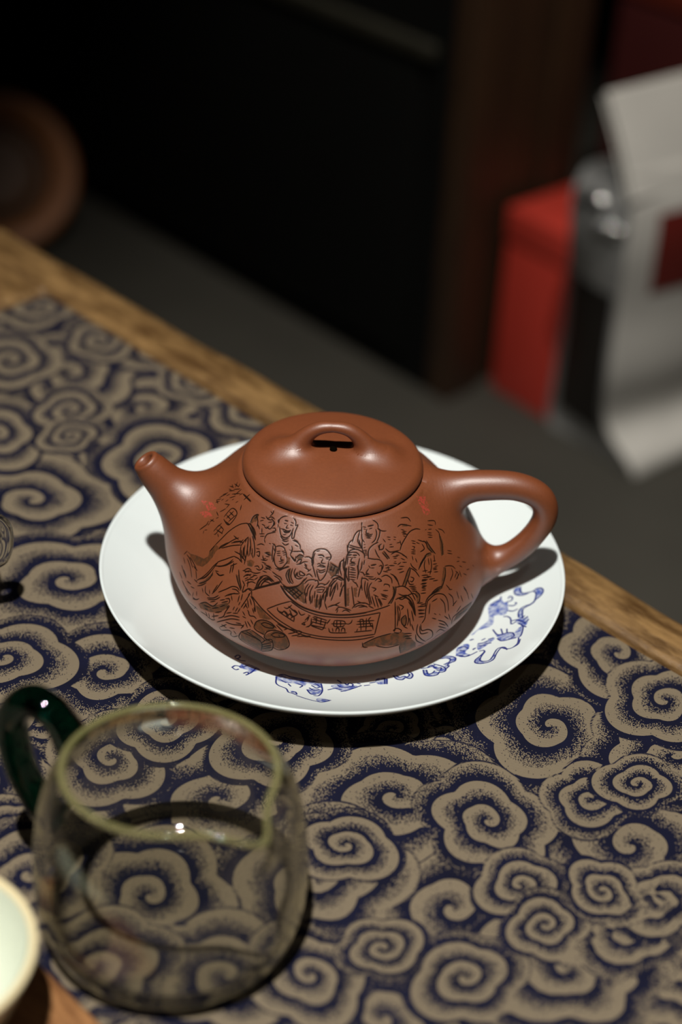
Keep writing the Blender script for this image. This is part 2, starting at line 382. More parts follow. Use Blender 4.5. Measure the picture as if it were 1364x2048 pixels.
# spout and handle axes, pot coordinates (x along spout/handle line, z from base)
sp_path = catmull(np.array([(-.0697,0,.0629-z0),(-.0675,0,.0600-z0),(-.0618,0,.0530-z0),(-.0555,0,.0460-z0),(-.0480,0,.0385-z0),(-.040,0,.033-z0)]), 10)
sp_rad = np.interp(np.linspace(0, 1, len(sp_path)), [0, .15, .4, .6, .8, 1], [.0050, .0056, .0076, .0098, .0120, .013])
hd_path = catmull(np.array([(.0330,0,.0545-z0),(.0430,0,.0578-z0),(.0555,0,.0602-z0),(.0690,0,.0606-z0),(.0785,0,.0563-z0),(.0812,0,.0475-z0),(.0762,0,.0362-z0),(.0680,0,.0276-z0),(.0590,0,.0222-z0),(.0500,0,.0190-z0)]), 9)
hd_rad = np.interp(np.linspace(0, 1, len(hd_path)), [0, .2, .33, .5, .62, .8, 1], [.0066, .0060, .0054, .0049, .0045, .0047, .0052])
body_poly = np.vstack([[[0, 0]], PROF[::8], [[0.0350, ZS[-1]]], [[0, ZS[-1]]]])
fB = lambda P: sdf_rev(P, body_poly); fSp = lambda P: sdf_tube(P, sp_path, sp_rad); fH = lambda P: sdf_tube(P, hd_path, hd_rad)

pot = thing('clay_teapot', 'reddish-brown clay teapot carved with a crowd of robed elders', 'teapot', (*POT, POT_Z))
M_clay = NT('red_brown_clay'); oc = M_clay.obj()
base_c = M_clay.mix(M_clay.noise(900, 3, oc), (0.168, 0.044, 0.012), (0.225, 0.060, 0.018))
base_c = M_clay.mix(M_clay.math('MULTIPLY', M_clay.smooth(M_clay.noise(60, 3, oc), 0.35, 0.7), 0.35), base_c, (0.160, 0.040, 0.012))
cv = M_clay.n('ShaderNodeAttribute', attribute_name='carve'); cs = M_clay.n('ShaderNodeSeparateXYZ'); M_clay.put(cs.inputs[0], cv.outputs['Vector'])
carve_c = M_clay.mix(M_clay.math('MULTIPLY', cs.outputs[1], M_clay.math('ADD', 0.50, M_clay.math('MULTIPLY', M_clay.smooth(M_clay.noise(700, 2, oc), 0.35, 0.65), 0.4))), base_c, (0.045, 0.023, 0.010))
carve_c = M_clay.mix(M_clay.math('MULTIPLY', M_clay.smooth(cs.outputs[0], 0.00031, 0.00014), 0.97), carve_c, (0.010, 0.005, 0.003))
carve_c = M_clay.mix(M_clay.math('MULTIPLY', cs.outputs[2], M_clay.math('MULTIPLY', M_clay.smooth(M_clay.noise(1100, 2, oc), 0.42, 0.58), 0.8)), carve_c, (0.42, 0.045, 0.03))
_ln = M_clay.math('MAXIMUM', M_clay.smooth(cs.outputs[0], 0.00034, 0.00014), M_clay.math('MULTIPLY', cs.outputs[1], 0.8))
M_clay.set(Base_Color=carve_c, Roughness=0.46, Specular_IOR_Level=M_clay.math('SUBTRACT', 1.0, M_clay.math('MULTIPLY', _ln, 0.9)), IOR=1.53)
M_clay.bump(M_clay.noise(1500, 2, oc), 0.10, 0.0003)
M_clay_p = NT('red_brown_clay_plain'); oc = M_clay_p.obj()
bc = M_clay_p.mix(M_clay_p.noise(900, 3, oc), (0.168, 0.044, 0.012), (0.225, 0.060, 0.018))
bc = M_clay_p.mix(M_clay_p.math('MULTIPLY', M_clay_p.smooth(M_clay_p.noise(60, 3, oc), 0.35, 0.7), 0.35), bc, (0.160, 0.040, 0.012))
M_clay_p.set(Base_Color=bc, Roughness=0.46, Specular_IOR_Level=0.95, IOR=1.53); M_clay_p.bump(M_clay_p.noise(1500, 2, oc), 0.10, 0.0003)
M_dark = plain('hole_shade', (0.003, 0.002, 0.001), 0.9, spec=0.0)  # near-black colour stands in for shade inside the spout and steam holes

# body: fine columns across the carved front, coarse behind
ang_f = np.linspace(math.radians(-178), math.radians(-2), 860); ang_b = np.linspace(math.radians(-2), math.radians(182), 120)[1:-1]
ANG = np.concatenate([ang_f, ang_b]); NC = len(ANG); NR = len(zp)
rb = PROF[:, 0]; dr_dz = np.gradient(rb, zp); nrm = np.hypot(1, dr_dz)
CA, SA = np.cos(ANG), np.sin(ANG)
BV = np.stack([np.outer(rb, CA), np.outer(rb, SA), np.repeat(zp[:, None], NC, 1)], -1).reshape(-1, 3)
BN = np.stack([np.outer(1 / nrm, CA), np.outer(1 / nrm, SA), np.repeat((-dr_dz / nrm)[:, None], NC, 1)], -1).reshape(-1, 3)
near = (BV[:, 0] < -0.028) | (BV[:, 0] > 0.025)
BV2 = BV.copy()
lf = BV[:, 0] < -0.028; rf = BV[:, 0] > 0.025
BV2[lf] = push(BV[lf], BN[lf], [fB, fSp], [0.016], 0.006)
BV2[rf] = push(BV[rf], BN[rf], [fB, fH], [0.010], 0.004)
CARVE = np.zeros((NR, NC, 3), np.float32); CARVE[..., 0] = 0.01     # distance to carved line, filled ground, red seal
# ---- carved picture: strokes read off the photo tile by tile (tile origin and scale in photo pixels), then laid onto the clay surface
TILES = {'A': (340, 940, 220 / 1364), 'B': (340, 1120, 220 / 1364), 'C': (480, 1000, 220 / 1364), 'D': (480, 1140, 300 / 1364),
         'E': (660, 1020, 220 / 1364), 'F': (800, 1010, 180 / 1364), 'G': (700, 1150, 280 / 1364)}
STROKES = {
'A': """905,300 950,345 1000,395|912,296 955,338 1004,388|990,300 915,370|815,405 842,388|885,435 870,500|670,580 770,475 830,545 730,680 665,610|700,600 790,510|725,640 815,560|700,560 750,610
740,520 790,570|690,640 740,680|540,760 610,680|560,800 640,700|545,800 575,790|600,830 590,790|575,740 650,790|620,690 665,740|640,790 660,740|600,700 640,660
730,235 760,250|740,200 790,215|770,180 780,220|800,170 850,210|835,150 810,215|850,210 865,170|730,260 800,255|790,240 870,235|800,310 885,240|770,300 870,290|860,310 900,290
640,330 700,300|660,310 720,280|700,320 740,300|740,345 810,325|770,370 790,360|580,410 620,390|590,380 640,360|600,420 590,380|640,380 665,360|620,350 650,330
690,390 720,370|680,420 740,430|700,470 735,425|620,520 690,480|600,570 580,520|575,600 600,590|510,620 550,640|500,650 545,610|470,670 490,640|390,750 480,670|440,750 465,745|420,790 430,760|480,690 500,660
560,930 640,850 720,770 800,710 880,670 950,660|960,665 1000,730 1030,800 1060,870|990,670 1040,730 1065,810|1000,640 1030,580 1080,550 1100,560|1050,600 1090,560
600,980 700,920 780,870 850,840|790,815 830,850 850,860|760,905 860,890 910,905|790,890 880,880|640,970 760,940 880,930|800,1010 870,1050 900,1100|790,1070 850,1100 880,1140|590,1140 680,1110 760,1080 800,1070
600,1200 700,1180 790,1130|560,1190 640,1190 720,1160 780,1110|880,940 920,880 970,830|880,940 870,1040 890,1150|970,830 960,960 940,1080 920,1170|990,840 1000,950 985,1060|1020,820 1040,890 1050,1000 1040,1080|930,900 950,850|910,960 905,1100
330,1370 400,1330 470,1270 540,1190 600,1140|380,1350 440,1330 510,1260|740,1280 760,1190|770,1270 790,1150|750,1190 830,1160|590,1280 620,1310 670,1300|560,1250 600,1260
150,1180 170,1260 200,1340|220,1100 250,1200 270,1330|190,1050 230,1010|320,1240 330,1350|290,1190 340,1250|220,1050 250,1110 280,1210|490,1010 560,930|610,965 640,940 720,900|180,1090 190,1160|250,1080 300,1170 330,1240""",
'B': """350,240 420,220 480,170 540,100 600,20|360,290 430,270 490,230 530,160|340,320 400,310 450,280|570,150 610,190 660,180|740,160 760,70|780,120 790,40
520,420 570,370 620,300 650,260|530,400 590,310|490,420 490,370|820,180 840,270 880,380|850,120 860,230 885,350|600,400 700,360 770,330 830,340 860,380|770,360 820,370 860,410|680,450 760,420 860,420|720,440 800,410
460,470 540,470 600,440|470,490 560,490 620,460|280,460 320,490 360,480|280,480 330,495|330,390 330,440|290,400 280,450|400,350 410,400|440,320 440,400 490,450|190,350 230,400 260,440|230,520 280,560 340,610|200,380 240,440
380,640 430,670 460,690 440,640|370,540 440,525 500,560 540,570 590,530|640,530 720,510|460,700 520,740 560,740|480,660 490,720|540,660 545,730|600,720 660,700 690,640 740,570|670,710 760,690 860,710|580,770 660,750 760,730 860,745
620,830 700,800|610,830 640,870 720,870 760,890|690,770 780,800 890,810 910,830|640,800 700,840|760,890 755,930 790,950 840,940|790,880 820,920
880,590 920,530 960,470 990,420|910,600 950,540|930,540 960,600|990,480 1010,560|1000,450 1040,520 1060,640|960,490 975,590|970,640 990,690 1040,700 1070,730|960,620 980,650|880,850 920,800|930,760 960,840|960,760 1000,830|1000,740 1030,800|780,620 800,580|810,640 840,590|840,650 870,600|700,600 730,560
880,890 1120,1010 1130,1130|880,890 870,985 1120,1130|1010,870 1165,985 1130,1030|950,890 1120,1000|880,890 1000,860|1165,1000 1260,990 1265,1110 1140,1135|1140,1050 1260,1025|1140,1080 1260,1055|1140,1105 1260,1080
1060,340 1100,260 1150,210|1080,330 1130,260 1200,220 1290,270|1120,330 1170,270 1240,290|720,470 740,500 730,540|760,440 770,500|900,420 880,500|860,440 840,520|900,130 980,150|910,210 960,180 1000,200|930,260 980,240 1040,250|950,290 1010,270 1060,290|920,310 900,400 960,360 1010,390
150,250 180,320 220,380|120,150 150,230|260,330 300,350|210,260 260,300|300,240 340,280|170,120 200,200|420,560 500,590|520,600 600,590|620,580 680,560|430,600 470,620|250,560 300,600 320,580|520,700 600,690|560,650 640,640|700,660 760,650|780,660 840,660|740,840 800,850|820,780 880,790|900,700 940,720|1020,600 1040,660|1040,590 1050,640|900,640 930,690|870,520 850,560|690,480 740,480|620,500 680,490|500,520 560,510""",
'C': """480,290 490,240 540,205 600,200 660,220 690,270 685,320|690,320 715,310 700,350 680,400 665,470 640,470 650,400|480,240 470,260 480,290|470,300 470,340|490,330 495,390 510,440 560,470 610,450 640,400 660,350|555,255 590,265|556,250 594,260|630,275 662,292|545,290 580,295|620,310 655,320|590,310 570,345 600,350
505,355 540,365 590,385 630,375|530,375 560,405 605,400 625,380|540,385 610,395|530,430 570,430|500,450 540,490 600,480|520,500 560,515 600,505|300,490 330,430 380,410 440,400|300,490 310,530|400,350 430,350 440,380 400,390|650,500 700,520 740,560 745,610|640,570 650,620|670,490 720,520|360,540 380,545|610,620 625,625|745,610 780,640 790,680|650,640 700,640 760,640 790,670|630,660 650,600
340,230 390,210 430,240|370,200 410,160 420,80|400,170 380,140|330,330 370,360 410,310 420,260|260,215 310,230|250,260 290,250|270,300 310,320|200,190 220,260 210,330|220,300 240,360|270,350 270,410|240,420 300,420|250,450 300,450|300,330 330,350 360,320|320,200 350,240 400,250|350,280 400,270|390,230 430,290 400,330|95,295 130,300 165,390 190,490|50,290 95,295 130,360 180,470
400,540 430,560 440,620 420,700 405,770|410,560 400,640 395,740|305,655 370,680|320,650 360,650|340,680 380,690|200,650 240,640 235,700 210,680|260,740 310,750 340,740|270,770 320,790|300,800 380,830|280,690 290,730 320,725|210,560 260,545 300,560|200,600 240,610|320,700 360,705
440,580 490,570 540,590 565,640|455,665 500,660|530,660 570,650|460,690 500,690|535,685 560,680|510,700 505,740 540,740|480,765 540,755|490,790 540,775|420,700 430,790 470,840 520,840 560,800 590,760|570,640 575,720|440,850 500,860 600,820|455,640 500,635|520,640 550,635
180,825 220,820 240,850|200,850 240,870 280,840 270,800|280,880 330,900|300,860 370,850|330,820 390,850|310,830 380,870|190,1100 220,1010 270,950|220,1090 260,1010 320,970|260,1050 310,1000 360,990|240,960 300,940 350,950 420,1010|180,990 220,960|290,1010 340,980 400,1020|400,890 450,930 500,960 520,1000|420,940 480,980 520,1040|170,1110 330,1070 500,1020|180,1090 320,1060 490,1010
60,900 110,880 160,900|80,940 140,920|120,970 180,940|60,980 100,960|50,870 100,850 140,870|150,900 200,910 250,900|160,930 210,940
700,780 720,750 760,740 740,790 700,800|690,720 740,680 790,700|800,710 860,710 900,760 890,810|740,800 790,770 840,770|800,790 830,820|700,900 690,960 730,980 780,960|720,890 710,940 750,960|740,880 800,920 790,940 740,930 740,880|760,890 790,920|800,840 850,870 840,890|800,810 830,840|690,850 670,900 680,960|620,680 650,620|620,680 680,760 690,700|640,700 690,760
600,860 570,930 590,1000 620,1040|620,850 600,930 620,1010 650,1040|650,850 630,950 660,1030|520,1040 580,1080 660,1080 740,1050 800,980|530,1070 620,1100 720,1070|480,880 540,850 610,830|540,1090 700,1240|580,1080 740,1230|630,1090 760,1200|680,1080 770,1160|600,1150 680,1100|640,1190 730,1120|690,1230 780,1150|560,1110 620,1085
900,700 920,640 980,610 1060,615 1110,660 1130,710 1100,760|930,660 910,720 910,800|950,640 990,630|900,690 890,760 910,850 940,960|970,690 1020,690 1040,710|968,684 1020,684 1044,706|1060,720 1120,710|985,715 1020,720|1070,735 1100,735|1030,730 1010,780 1060,790|960,800 980,790 1000,800|960,830 1010,810 1060,830|990,830 1060,835|960,860 1000,880 1060,860|970,890 1010,905 1060,880|950,870 960,930 990,1000 1040,960 1080,880 1090,810|1100,770 1090,850|1130,790 1210,840|1110,860 1160,880|1140,820 1120,880|1180,830 1150,900|1210,860 1190,930
960,1060 1000,1040 1060,1050|950,1090 1010,1080 1060,1090|950,1120 1030,1110|950,1140 1010,1150|930,1010 960,1000 970,1050 930,1100|800,1040 840,1000 900,990 950,1000|800,1180 810,1100 850,1040|830,1190 840,1110 880,1050|860,1250 870,1140 910,1060|820,1290 810,1200|890,1280 900,1180|1080,1200 1100,1080 1150,1000 1220,960 1290,1000|1060,1250 1070,1150 1080,1080|1110,1190 1140,1060 1200,990|1130,1250 1170,1130 1190,1060|1000,1330 1020,1200 1070,1120|980,1300 1000,1180|1240,1200 1270,1100|1090,1330 1180,1300 1240,1270|1040,1060 1080,1040 1110,1000|1020,1150 1050,1100|820,940 860,920 900,960|790,1010 830,960|840,890 880,860
100,520 90,600 100,700|60,560 50,650 70,740|130,560 120,640|150,600 150,680|30,700 60,760|0,540 40,490|20,620 20,700|140,660 160,720|30,1000 60,1060|100,1000 90,1080|60,1140 100,1100 150,1110|100,1180 130,1150|560,560 600,550|520,530 560,560 600,540|420,600 430,640|680,560 720,580|1250,780 1240,860 1260,940|1290,720 1280,820 1300,900|1330,560 1340,640|1340,700 1330,800|1180,1060 1170,1150|1210,1040 1210,1120|1260,1020 1250,1080|930,1130 920,1220|960,1170 960,1220|1040,1150 1030,1240|1060,1180 1050,1280""",
'D': """370,140 440,240 560,330 700,380 850,405 1000,405 1150,385 1280,350 1364,320|366,145 436,245 556,335 700,385 850,410 1000,410 1150,390|460,285 560,355 700,410 850,430 1000,432 1150,412 1275,388|245,355 350,315 460,285|1275,388 1225,585|245,360 320,430 420,500 540,560 700,600 850,615 1000,612 1120,600 1225,585|105,235 180,330 250,400 340,475 450,540 600,600 760,630 950,640 1100,630 1220,605|110,185 240,145 370,110|125,175 360,120|105,185 105,235
470,320 430,350 400,340|440,330 520,400|340,340 345,370 380,385 400,375|350,380 420,425 490,470|400,380 440,420|380,400 400,375 430,400 415,425|430,430 450,400 470,425|460,440 490,425 490,470|450,360 480,420 520,400 500,370 470,365|530,370 555,410 590,400
590,460 625,425 610,465|560,490 600,470|620,410 640,420|600,520 640,500 650,440|620,520 660,480|660,430 700,450|650,470 760,500|670,420 790,460|660,450 790,480|700,430 690,490|740,440 730,500|640,500 780,530|650,510 750,545|780,470 760,530 740,545|790,490 820,450|560,492 590,500 580,480
830,490 980,490|860,460 940,465 960,485|860,460 850,500 870,515 930,515 950,500|880,460 880,515|915,460 915,515|980,495 1010,480 1020,455|810,540 830,570 970,572|840,530 845,560|870,560 880,530 900,535 900,565|920,560 930,530 950,535 955,565|805,530 815,560
1065,470 1220,460|1090,450 1100,520|1090,450 1120,455 1125,510|1060,495 1205,485|1080,520 1210,510|1150,440 1145,550|1185,435 1170,460 1200,520|1040,565 1200,550|1060,560 1070,535|1100,550 1100,520|1205,490 1210,540|1175,440 1190,430
225,590 250,560 320,550 400,580 440,640 445,690 410,720|280,590 330,570 400,590 390,610 320,610 280,590|125,520 150,470 210,455 280,480 330,530|190,490 230,480 300,510 295,530 230,520 190,490|222,590 225,620 290,655|125,520 150,550 220,590|350,590 360,605
340,490 420,530 560,560|400,545 440,530|440,580 490,570 540,550|470,600 530,590 560,570|560,600 620,610|330,500 390,560|520,605 640,600|410,720 350,726 290,700
870,370 900,340 960,350 1010,370|1020,350 1060,310 1130,300 1180,320|1040,340 1100,320 1160,340|1080,340 1150,330|800,340 850,320 900,330|880,390 890,360|930,380 960,365 1000,385|600,210 590,300|640,240 640,310|700,230 690,350|740,260 720,360|770,300 790,360""",
'E': """395,200 400,150 450,125 530,125 590,170 600,230|395,200 395,290|470,205 540,190|470,200 542,185|410,210 450,215|420,235 445,240|490,235 525,225|460,240 450,285 490,290|435,300 480,310 530,300|440,320 490,330 520,320|450,345 510,350|395,290 400,360 430,400|570,240 580,300 560,370 520,410|590,230 620,250 610,330 580,400|600,240 650,260 700,260
390,250 340,270 300,330 280,400|280,370 240,410 220,480 220,530|240,435 320,460 390,475|230,460 310,480|370,270 350,350 350,400 400,480|360,370 390,470|420,470 440,465|420,500 460,500|430,520 465,520|430,540 465,540|440,560 470,560|420,430 440,430|400,380 400,470 420,540|600,400 540,430 490,480 475,540 480,600|560,490 590,560 620,600|600,440 620,490 660,480 670,430|600,450 640,420|620,440 610,500|650,530 720,610|670,510 740,600
190,700 210,570 250,530 330,530 370,570|220,540 260,500 340,490 420,540 430,600|215,565 270,560|285,565 335,565|215,560 270,554|285,560 335,560|235,590 265,590|290,590 325,590|280,590 260,640 310,650|245,670 280,660 320,670|250,685 310,685|235,700 230,800 240,880|250,710 310,730|250,740 320,750|240,770 320,780|240,800 320,810|245,830 320,840|250,860 310,870|340,690 350,780 340,860|210,720 200,800 230,890|370,600 350,700 360,800
180,610 130,650 110,720 100,800|190,720 180,800|10,850 50,820 110,820 170,860|30,860 80,850 150,880|0,950 60,880|0,1080 40,980 90,900|120,1070 150,970 180,920|200,720 190,830 195,950 200,1200|185,640 180,900 190,1200|280,880 330,920|270,950 300,1190|320,900 350,960|350,1080 370,990 390,920|340,1130 380,1150 430,1160|400,640 390,720 370,760|430,620 420,680
470,600 540,610 620,620 660,680 650,740|510,690 570,680|510,684 574,674|480,690 500,720|510,720 550,720|480,730 450,780 480,790|610,700 640,690 640,750 610,800 590,770|430,800 490,800|440,820 500,830 540,830|480,850 540,860 570,840|370,770 410,780 430,820|390,850 440,850 480,880|400,830 390,900 400,1000|440,880 430,980 460,1100|470,900 460,1010 500,1180
560,880 600,850 640,880 600,890|640,830 700,810 760,850 770,910|670,940 680,920 730,930 740,960|520,960 570,980 540,1010|500,920 480,980 490,1060 520,1170|520,900 490,940|540,1050 600,1080|780,950 800,1000 780,1080 720,1170|820,950 810,1040 760,1160|520,1070 560,1200|560,1070 600,1210|590,1090 640,1200|610,1100 650,1180|480,1190 540,1220|630,1040 720,1070|640,1100 700,1110|640,1060 710,1090|660,1000 720,1000
710,335 750,340|790,335 820,340|720,365 750,370|790,365 815,370|740,430 770,425|740,460 790,455|690,480 740,520 800,515 860,500|660,360 690,400|830,410 870,400|780,580 840,575|790,600 830,600|800,640 820,640|790,660 830,665|730,690 800,690|840,680 880,650|660,760 720,770|760,550 820,520 900,550 960,600|680,690 720,680|690,720 740,715|700,750 760,740|720,700 730,740
880,100 960,95 1000,140|840,210 880,180 940,185 1010,200|900,265 950,265|900,300 960,300|910,320 940,330|870,500 890,430 940,340 990,270 1060,235 1120,240|870,380 880,430|880,240 920,250|890,280 940,285|1010,380 1060,390|1090,370 1150,390 1190,400 1210,460|1020,410 1060,420|1010,490 1060,500|1010,520 1060,520|1010,540 1060,545|1140,420 1170,480 1120,520|1170,600 1200,550 1250,530|1100,740 1130,660 1170,590|1110,720 1150,640 1190,580|1000,660 1020,700 1080,750|1020,450 1050,460 1040,480|1070,400 1110,420
900,940 930,860 960,770 990,710|930,960 960,880 985,800 1000,720|1000,720 1060,760 1110,830|1000,830 1040,850 1020,890 990,880|970,870 990,920 1040,920|980,950 1060,945|1000,970 1070,965|1010,990 1070,985|1020,1010 1080,1005|1140,870 1200,870|1140,910 1200,905|1140,940 1200,940|1140,970 1190,970|820,960 900,945 970,980 1020,1040 1060,1120|850,1040 900,1060 960,1060 1010,1100 1040,1170 1060,1280|840,1090 890,1110 940,1090 990,1130 1030,1230 1050,1300|750,790 820,840 860,940|780,800 850,900|1060,1010 1110,1050 1110,1130 1080,1160
1180,1200 1200,1110 1260,1050 1350,1000|1190,1130 1240,1060 1364,970|810,1180 815,1300|850,1190 870,1260|1090,1160 1150,1150|1090,1200 1160,1190|1090,1240 1160,1240|1100,1280 1160,1280
1180,620 1170,700 1190,780|1220,600 1230,680|1250,600 1260,700 1240,800|1290,560 1300,640|1200,820 1260,830|1230,860 1300,850|1280,880 1340,870|1150,760 1210,750|1300,700 1340,690|1280,740 1330,735|1290,770 1340,765|1060,600 1080,650|1020,570 1030,620|900,560 950,580|880,600 930,620|900,650 950,650|860,700 920,700|840,740 900,730|860,780 920,760|820,560 860,560""",
'F': """420,240 520,240 540,300|380,380 400,370|420,300 500,310|430,370 480,365|420,420 480,425|420,450 490,460|430,490 490,490|360,540 400,590 420,650 490,720|540,370 590,420 610,500 640,600 650,750|580,360 640,380 680,430|400,540 450,620 500,690 540,740|500,850 540,845|500,900 560,890|500,960 560,950|330,1070 420,1060|350,1100 440,1100|340,1130 420,1130|420,1020 480,1010
680,930 740,920 800,930 840,970|690,960 690,1060 660,1180 620,1270|780,960 800,1040 760,1150|860,1020 830,1100|900,1040 850,1130|900,920 940,940|1010,980 1050,970|1100,910 1120,930|860,860 900,850|720,690 780,700|480,1340 540,1280 600,1240|720,730 790,740|700,1210 760,1280|840,1000 880,1040 870,1120|900,1000 930,1090|740,1280 790,1280|960,1230 1000,1290 1020,1350|870,790 910,800|940,860 1000,870|960,1040 1010,1060""",
'G': """445,240 490,220 540,215 590,250 620,320 640,400|440,260 440,520 420,540|470,230 560,200 620,180 660,220|500,340 520,310 480,290|540,390 550,430 540,490 510,480 500,430 540,390|560,330 570,430 560,490|600,350 620,450|570,260 620,340 640,390|420,540 460,520 500,540 490,560|430,560 480,570|120,660 130,700 170,705|255,690 300,700 370,705 480,680|480,690 490,765|130,670 260,610 400,570
760,240 740,330 730,420 700,470|690,480 700,540 760,530 800,550 800,600 740,640|660,480 650,560 690,620 740,650|680,500 690,570 760,560|640,580 650,640 720,670|750,260 830,190 910,190 950,250 960,350|860,440 920,460 960,510|870,470 930,490|860,500 940,520|840,560 880,530 930,550|830,600 900,560|760,660 840,600|900,560 960,520|680,310 740,300|670,350 730,340|670,380 730,375|670,410 720,405|690,290 740,280|820,375 840,385|870,380 880,390
990,480 1000,420 1050,370 1110,320 1190,260|1040,360 1080,300|1060,390 1150,330|1110,130 1140,170 1160,240|530,570 600,570|530,600 600,590|540,620 600,615|660,690 720,670
460,300 470,400 460,500|490,360 480,450|580,420 590,500|520,500 560,520|600,480 620,540|780,280 770,380|800,260 850,230|880,230 920,280 930,370|960,380 980,440|920,400 960,430|800,420 840,430|1000,300 1040,250|960,180 1000,220 1010,300|1040,160 1060,230|1080,200 1100,260|1180,180 1200,230|860,120 900,110|700,120 740,110|700,150 740,145|690,180 740,175|700,60 740,55|690,90 740,85""",
}
FILLS = {
'A': "965,665 1000,660 1045,740 1065,860 1030,800|1000,650 1040,560 1100,550 1090,600 1070,640|490,1010 570,930 610,960 570,1010 520,1090 470,1150 400,1200 330,1180 270,1100 230,1010 260,1040 330,1060 420,1100 470,1070",
'B': "830,190 850,180 885,350 880,380 845,280|350,540 450,530 530,570 620,550 740,520 700,600 600,660 480,640 380,600|880,890 1010,870 1165,985 1260,990 1265,1110 1140,1135 870,985|1060,560 1110,590 1170,660 1270,740 1200,740 1110,720 1080,640|350,290 430,250 500,190 540,120 530,190 480,240 400,310",
'C': "120,280 160,200 220,180 200,240 150,290|95,295 130,300 165,390 190,490 160,460 120,370|80,760 130,740 180,770 150,830 90,820|600,860 580,930 600,1010 640,1040 620,980 630,850|530,1080 740,1060 790,1000 800,1290 700,1230 600,1160|1120,770 1220,830 1210,920 1140,960 1090,900|920,1230 980,1230 970,1340 920,1330|690,720 740,680 790,700 760,740 720,750|570,700 620,720 610,800 570,800|305,650 370,645 390,690 330,680",
'D': "125,520 150,470 210,455 280,480 330,545 230,560 220,590 150,540|225,590 320,550 400,580 445,650 430,710 380,725 300,700 290,650 220,620|150,320 230,380 240,440 190,440 160,390",
'E': "650,530 670,510 745,605 715,615|210,970 240,970 240,1190 210,1190|290,970 340,960 330,1090 300,1070|780,950 820,950 810,1040 760,1160 720,1170 780,1080|900,175 960,172 965,205 895,205|1100,740 1120,660 1180,560 1260,530 1260,560 1190,590 1150,660|900,940 960,770 990,710 1000,720 960,880 930,960|1060,1010 1110,1050 1110,1130 1080,1160|1180,1200 1190,1130 1240,1060 1364,970 1364,1010 1260,1060 1200,1120|10,680 110,720 90,800 20,790",
'F': "590,440 620,470 660,590 670,740 630,780 610,640|400,540 450,620 540,740 480,720 420,640|660,940 700,940 700,1080 650,1260 600,1300 630,1180|480,1340 600,1240 640,1270 540,1340",
'G': "130,670 260,610 400,570 500,550 560,580 640,660 640,700 560,740 490,765 480,680 380,690 260,690 170,700 110,705|540,390 555,430 540,490 510,480 500,430|1000,460 1040,380 1190,260 1170,320 1060,420|630,165 670,200 690,270 650,240",
}
SEALS = [[(414,1008),(427,1006),(434,1018),(421,1024)], [(408,1028),(421,1024),(426,1033),(412,1037)],
         [(834,994),(850,992),(855,1008),(839,1011)], [(841,1012),(857,1009),(861,1026),(850,1032)]]
def parse(s): return [[tuple(map(float, p.split(','))) for p in q.split()] for q in s.replace('\n', '|').split('|') if q.strip()]
def on_pot(xy):
    v = view_ray(xy[:, 0], xy[:, 1]); o = EYE - np.array([POT[0], POT[1], POT_Z])
    ts = np.linspace(0.50, 0.70, 260); hit = np.full(len(xy), np.nan); prev = None
    for t0_ in ts:
        P = o + v * t0_; g = np.hypot(P[:, 0], P[:, 1]) - body_r(np.clip(P[:, 2], 0, ZS[-1])); g = np.where((P[:, 2] < 0) | (P[:, 2] > ZS[-1]), 1.0, g)
        new = np.isnan(hit) & (g < 0); hit[new] = t0_
        if prev is not None: hit[new] = t0_ - (ts[1] - ts[0]) * (g[new] / (g[new] - np.minimum(prev[new], 0.002)))
        prev = g
    return o + v * hit[:, None]
def in_poly(X, Y, poly):
    ins = np.zeros(X.shape, bool); q = np.asarray(poly)
    for (a, b), (c, d) in zip(q, np.roll(q, -1, 0)):
        if b != d: ins ^= ((b > Y) != (d > Y)) & (X < (c - a) * (Y - b) / (d - b) + a)
    return ins
samples = []
for k_, (ox, oy, sc_) in TILES.items():
    for st in parse(STROKES[k_]):
        p_ = np.array(st) * sc_ + (ox, oy); p_ = catmull(p_, 8)
        L_ = np.concatenate([[0], np.cumsum(np.linalg.norm(np.diff(p_, axis=0), axis=1))]); m_ = max(2, int(L_[-1] / 0.6))
        q_ = np.linspace(0, L_[-1], m_); xy_ = np.stack([np.interp(q_, L_, p_[:, 0]), np.interp(q_, L_, p_[:, 1])], 1)
        e_ = np.minimum(q_, L_[-1] - q_) / 4.0                                     # strokes taper at both ends
        samples.append(np.concatenate([xy_, (0.00009 * (1 - np.clip(e_, 0, 1)))[:, None]], 1))
samples = np.concatenate(samples); S3D = on_pot(samples[:, :2]); ok = ~np.isnan(S3D[:, 0]); S3D, extra_w = S3D[ok], samples[ok, 2]
NFc = len(ang_f); G3 = BV.reshape(NR, NC, 3)
ci_ = (np.arctan2(S3D[:, 1], S3D[:, 0]) - ang_f[0]) / (ang_f[1] - ang_f[0]); ri_ = S3D[:, 2] / (zp[1] - zp[0])
for dr_ in range(-5, 6):
    for dc_ in range(-5, 6):
        r_ = np.round(ri_).astype(int) + dr_; c_ = np.round(ci_).astype(int) + dc_
        g_ = (r_ >= 0) & (r_ < NR) & (c_ >= 0) & (c_ < NFc); r_, c_ = r_[g_], c_[g_]
        d_ = np.linalg.norm(G3[r_, c_] - S3D[g_], axis=1) + extra_w[g_]
        np.minimum.at(CARVE[..., 0], (r_, c_), d_.astype(np.float32))
Wp = BV + np.array([POT[0], POT[1], POT_Z]) - EYE; dz_ = Wp @ FWD
VX = (682 + F_PX * (Wp @ RIGHT) / dz_).reshape(NR, NC)[:, :NFc]; VY = (1024 - F_PX * (Wp @ UP) / dz_).reshape(NR, NC)[:, :NFc]
for k_, (ox, oy, sc_) in TILES.items():
    for pg in parse(FILLS[k_]):
        CARVE[:, :NFc, 1] = np.maximum(CARVE[:, :NFc, 1], in_poly(VX, VY, np.array(pg) * sc_ + (ox, oy)))
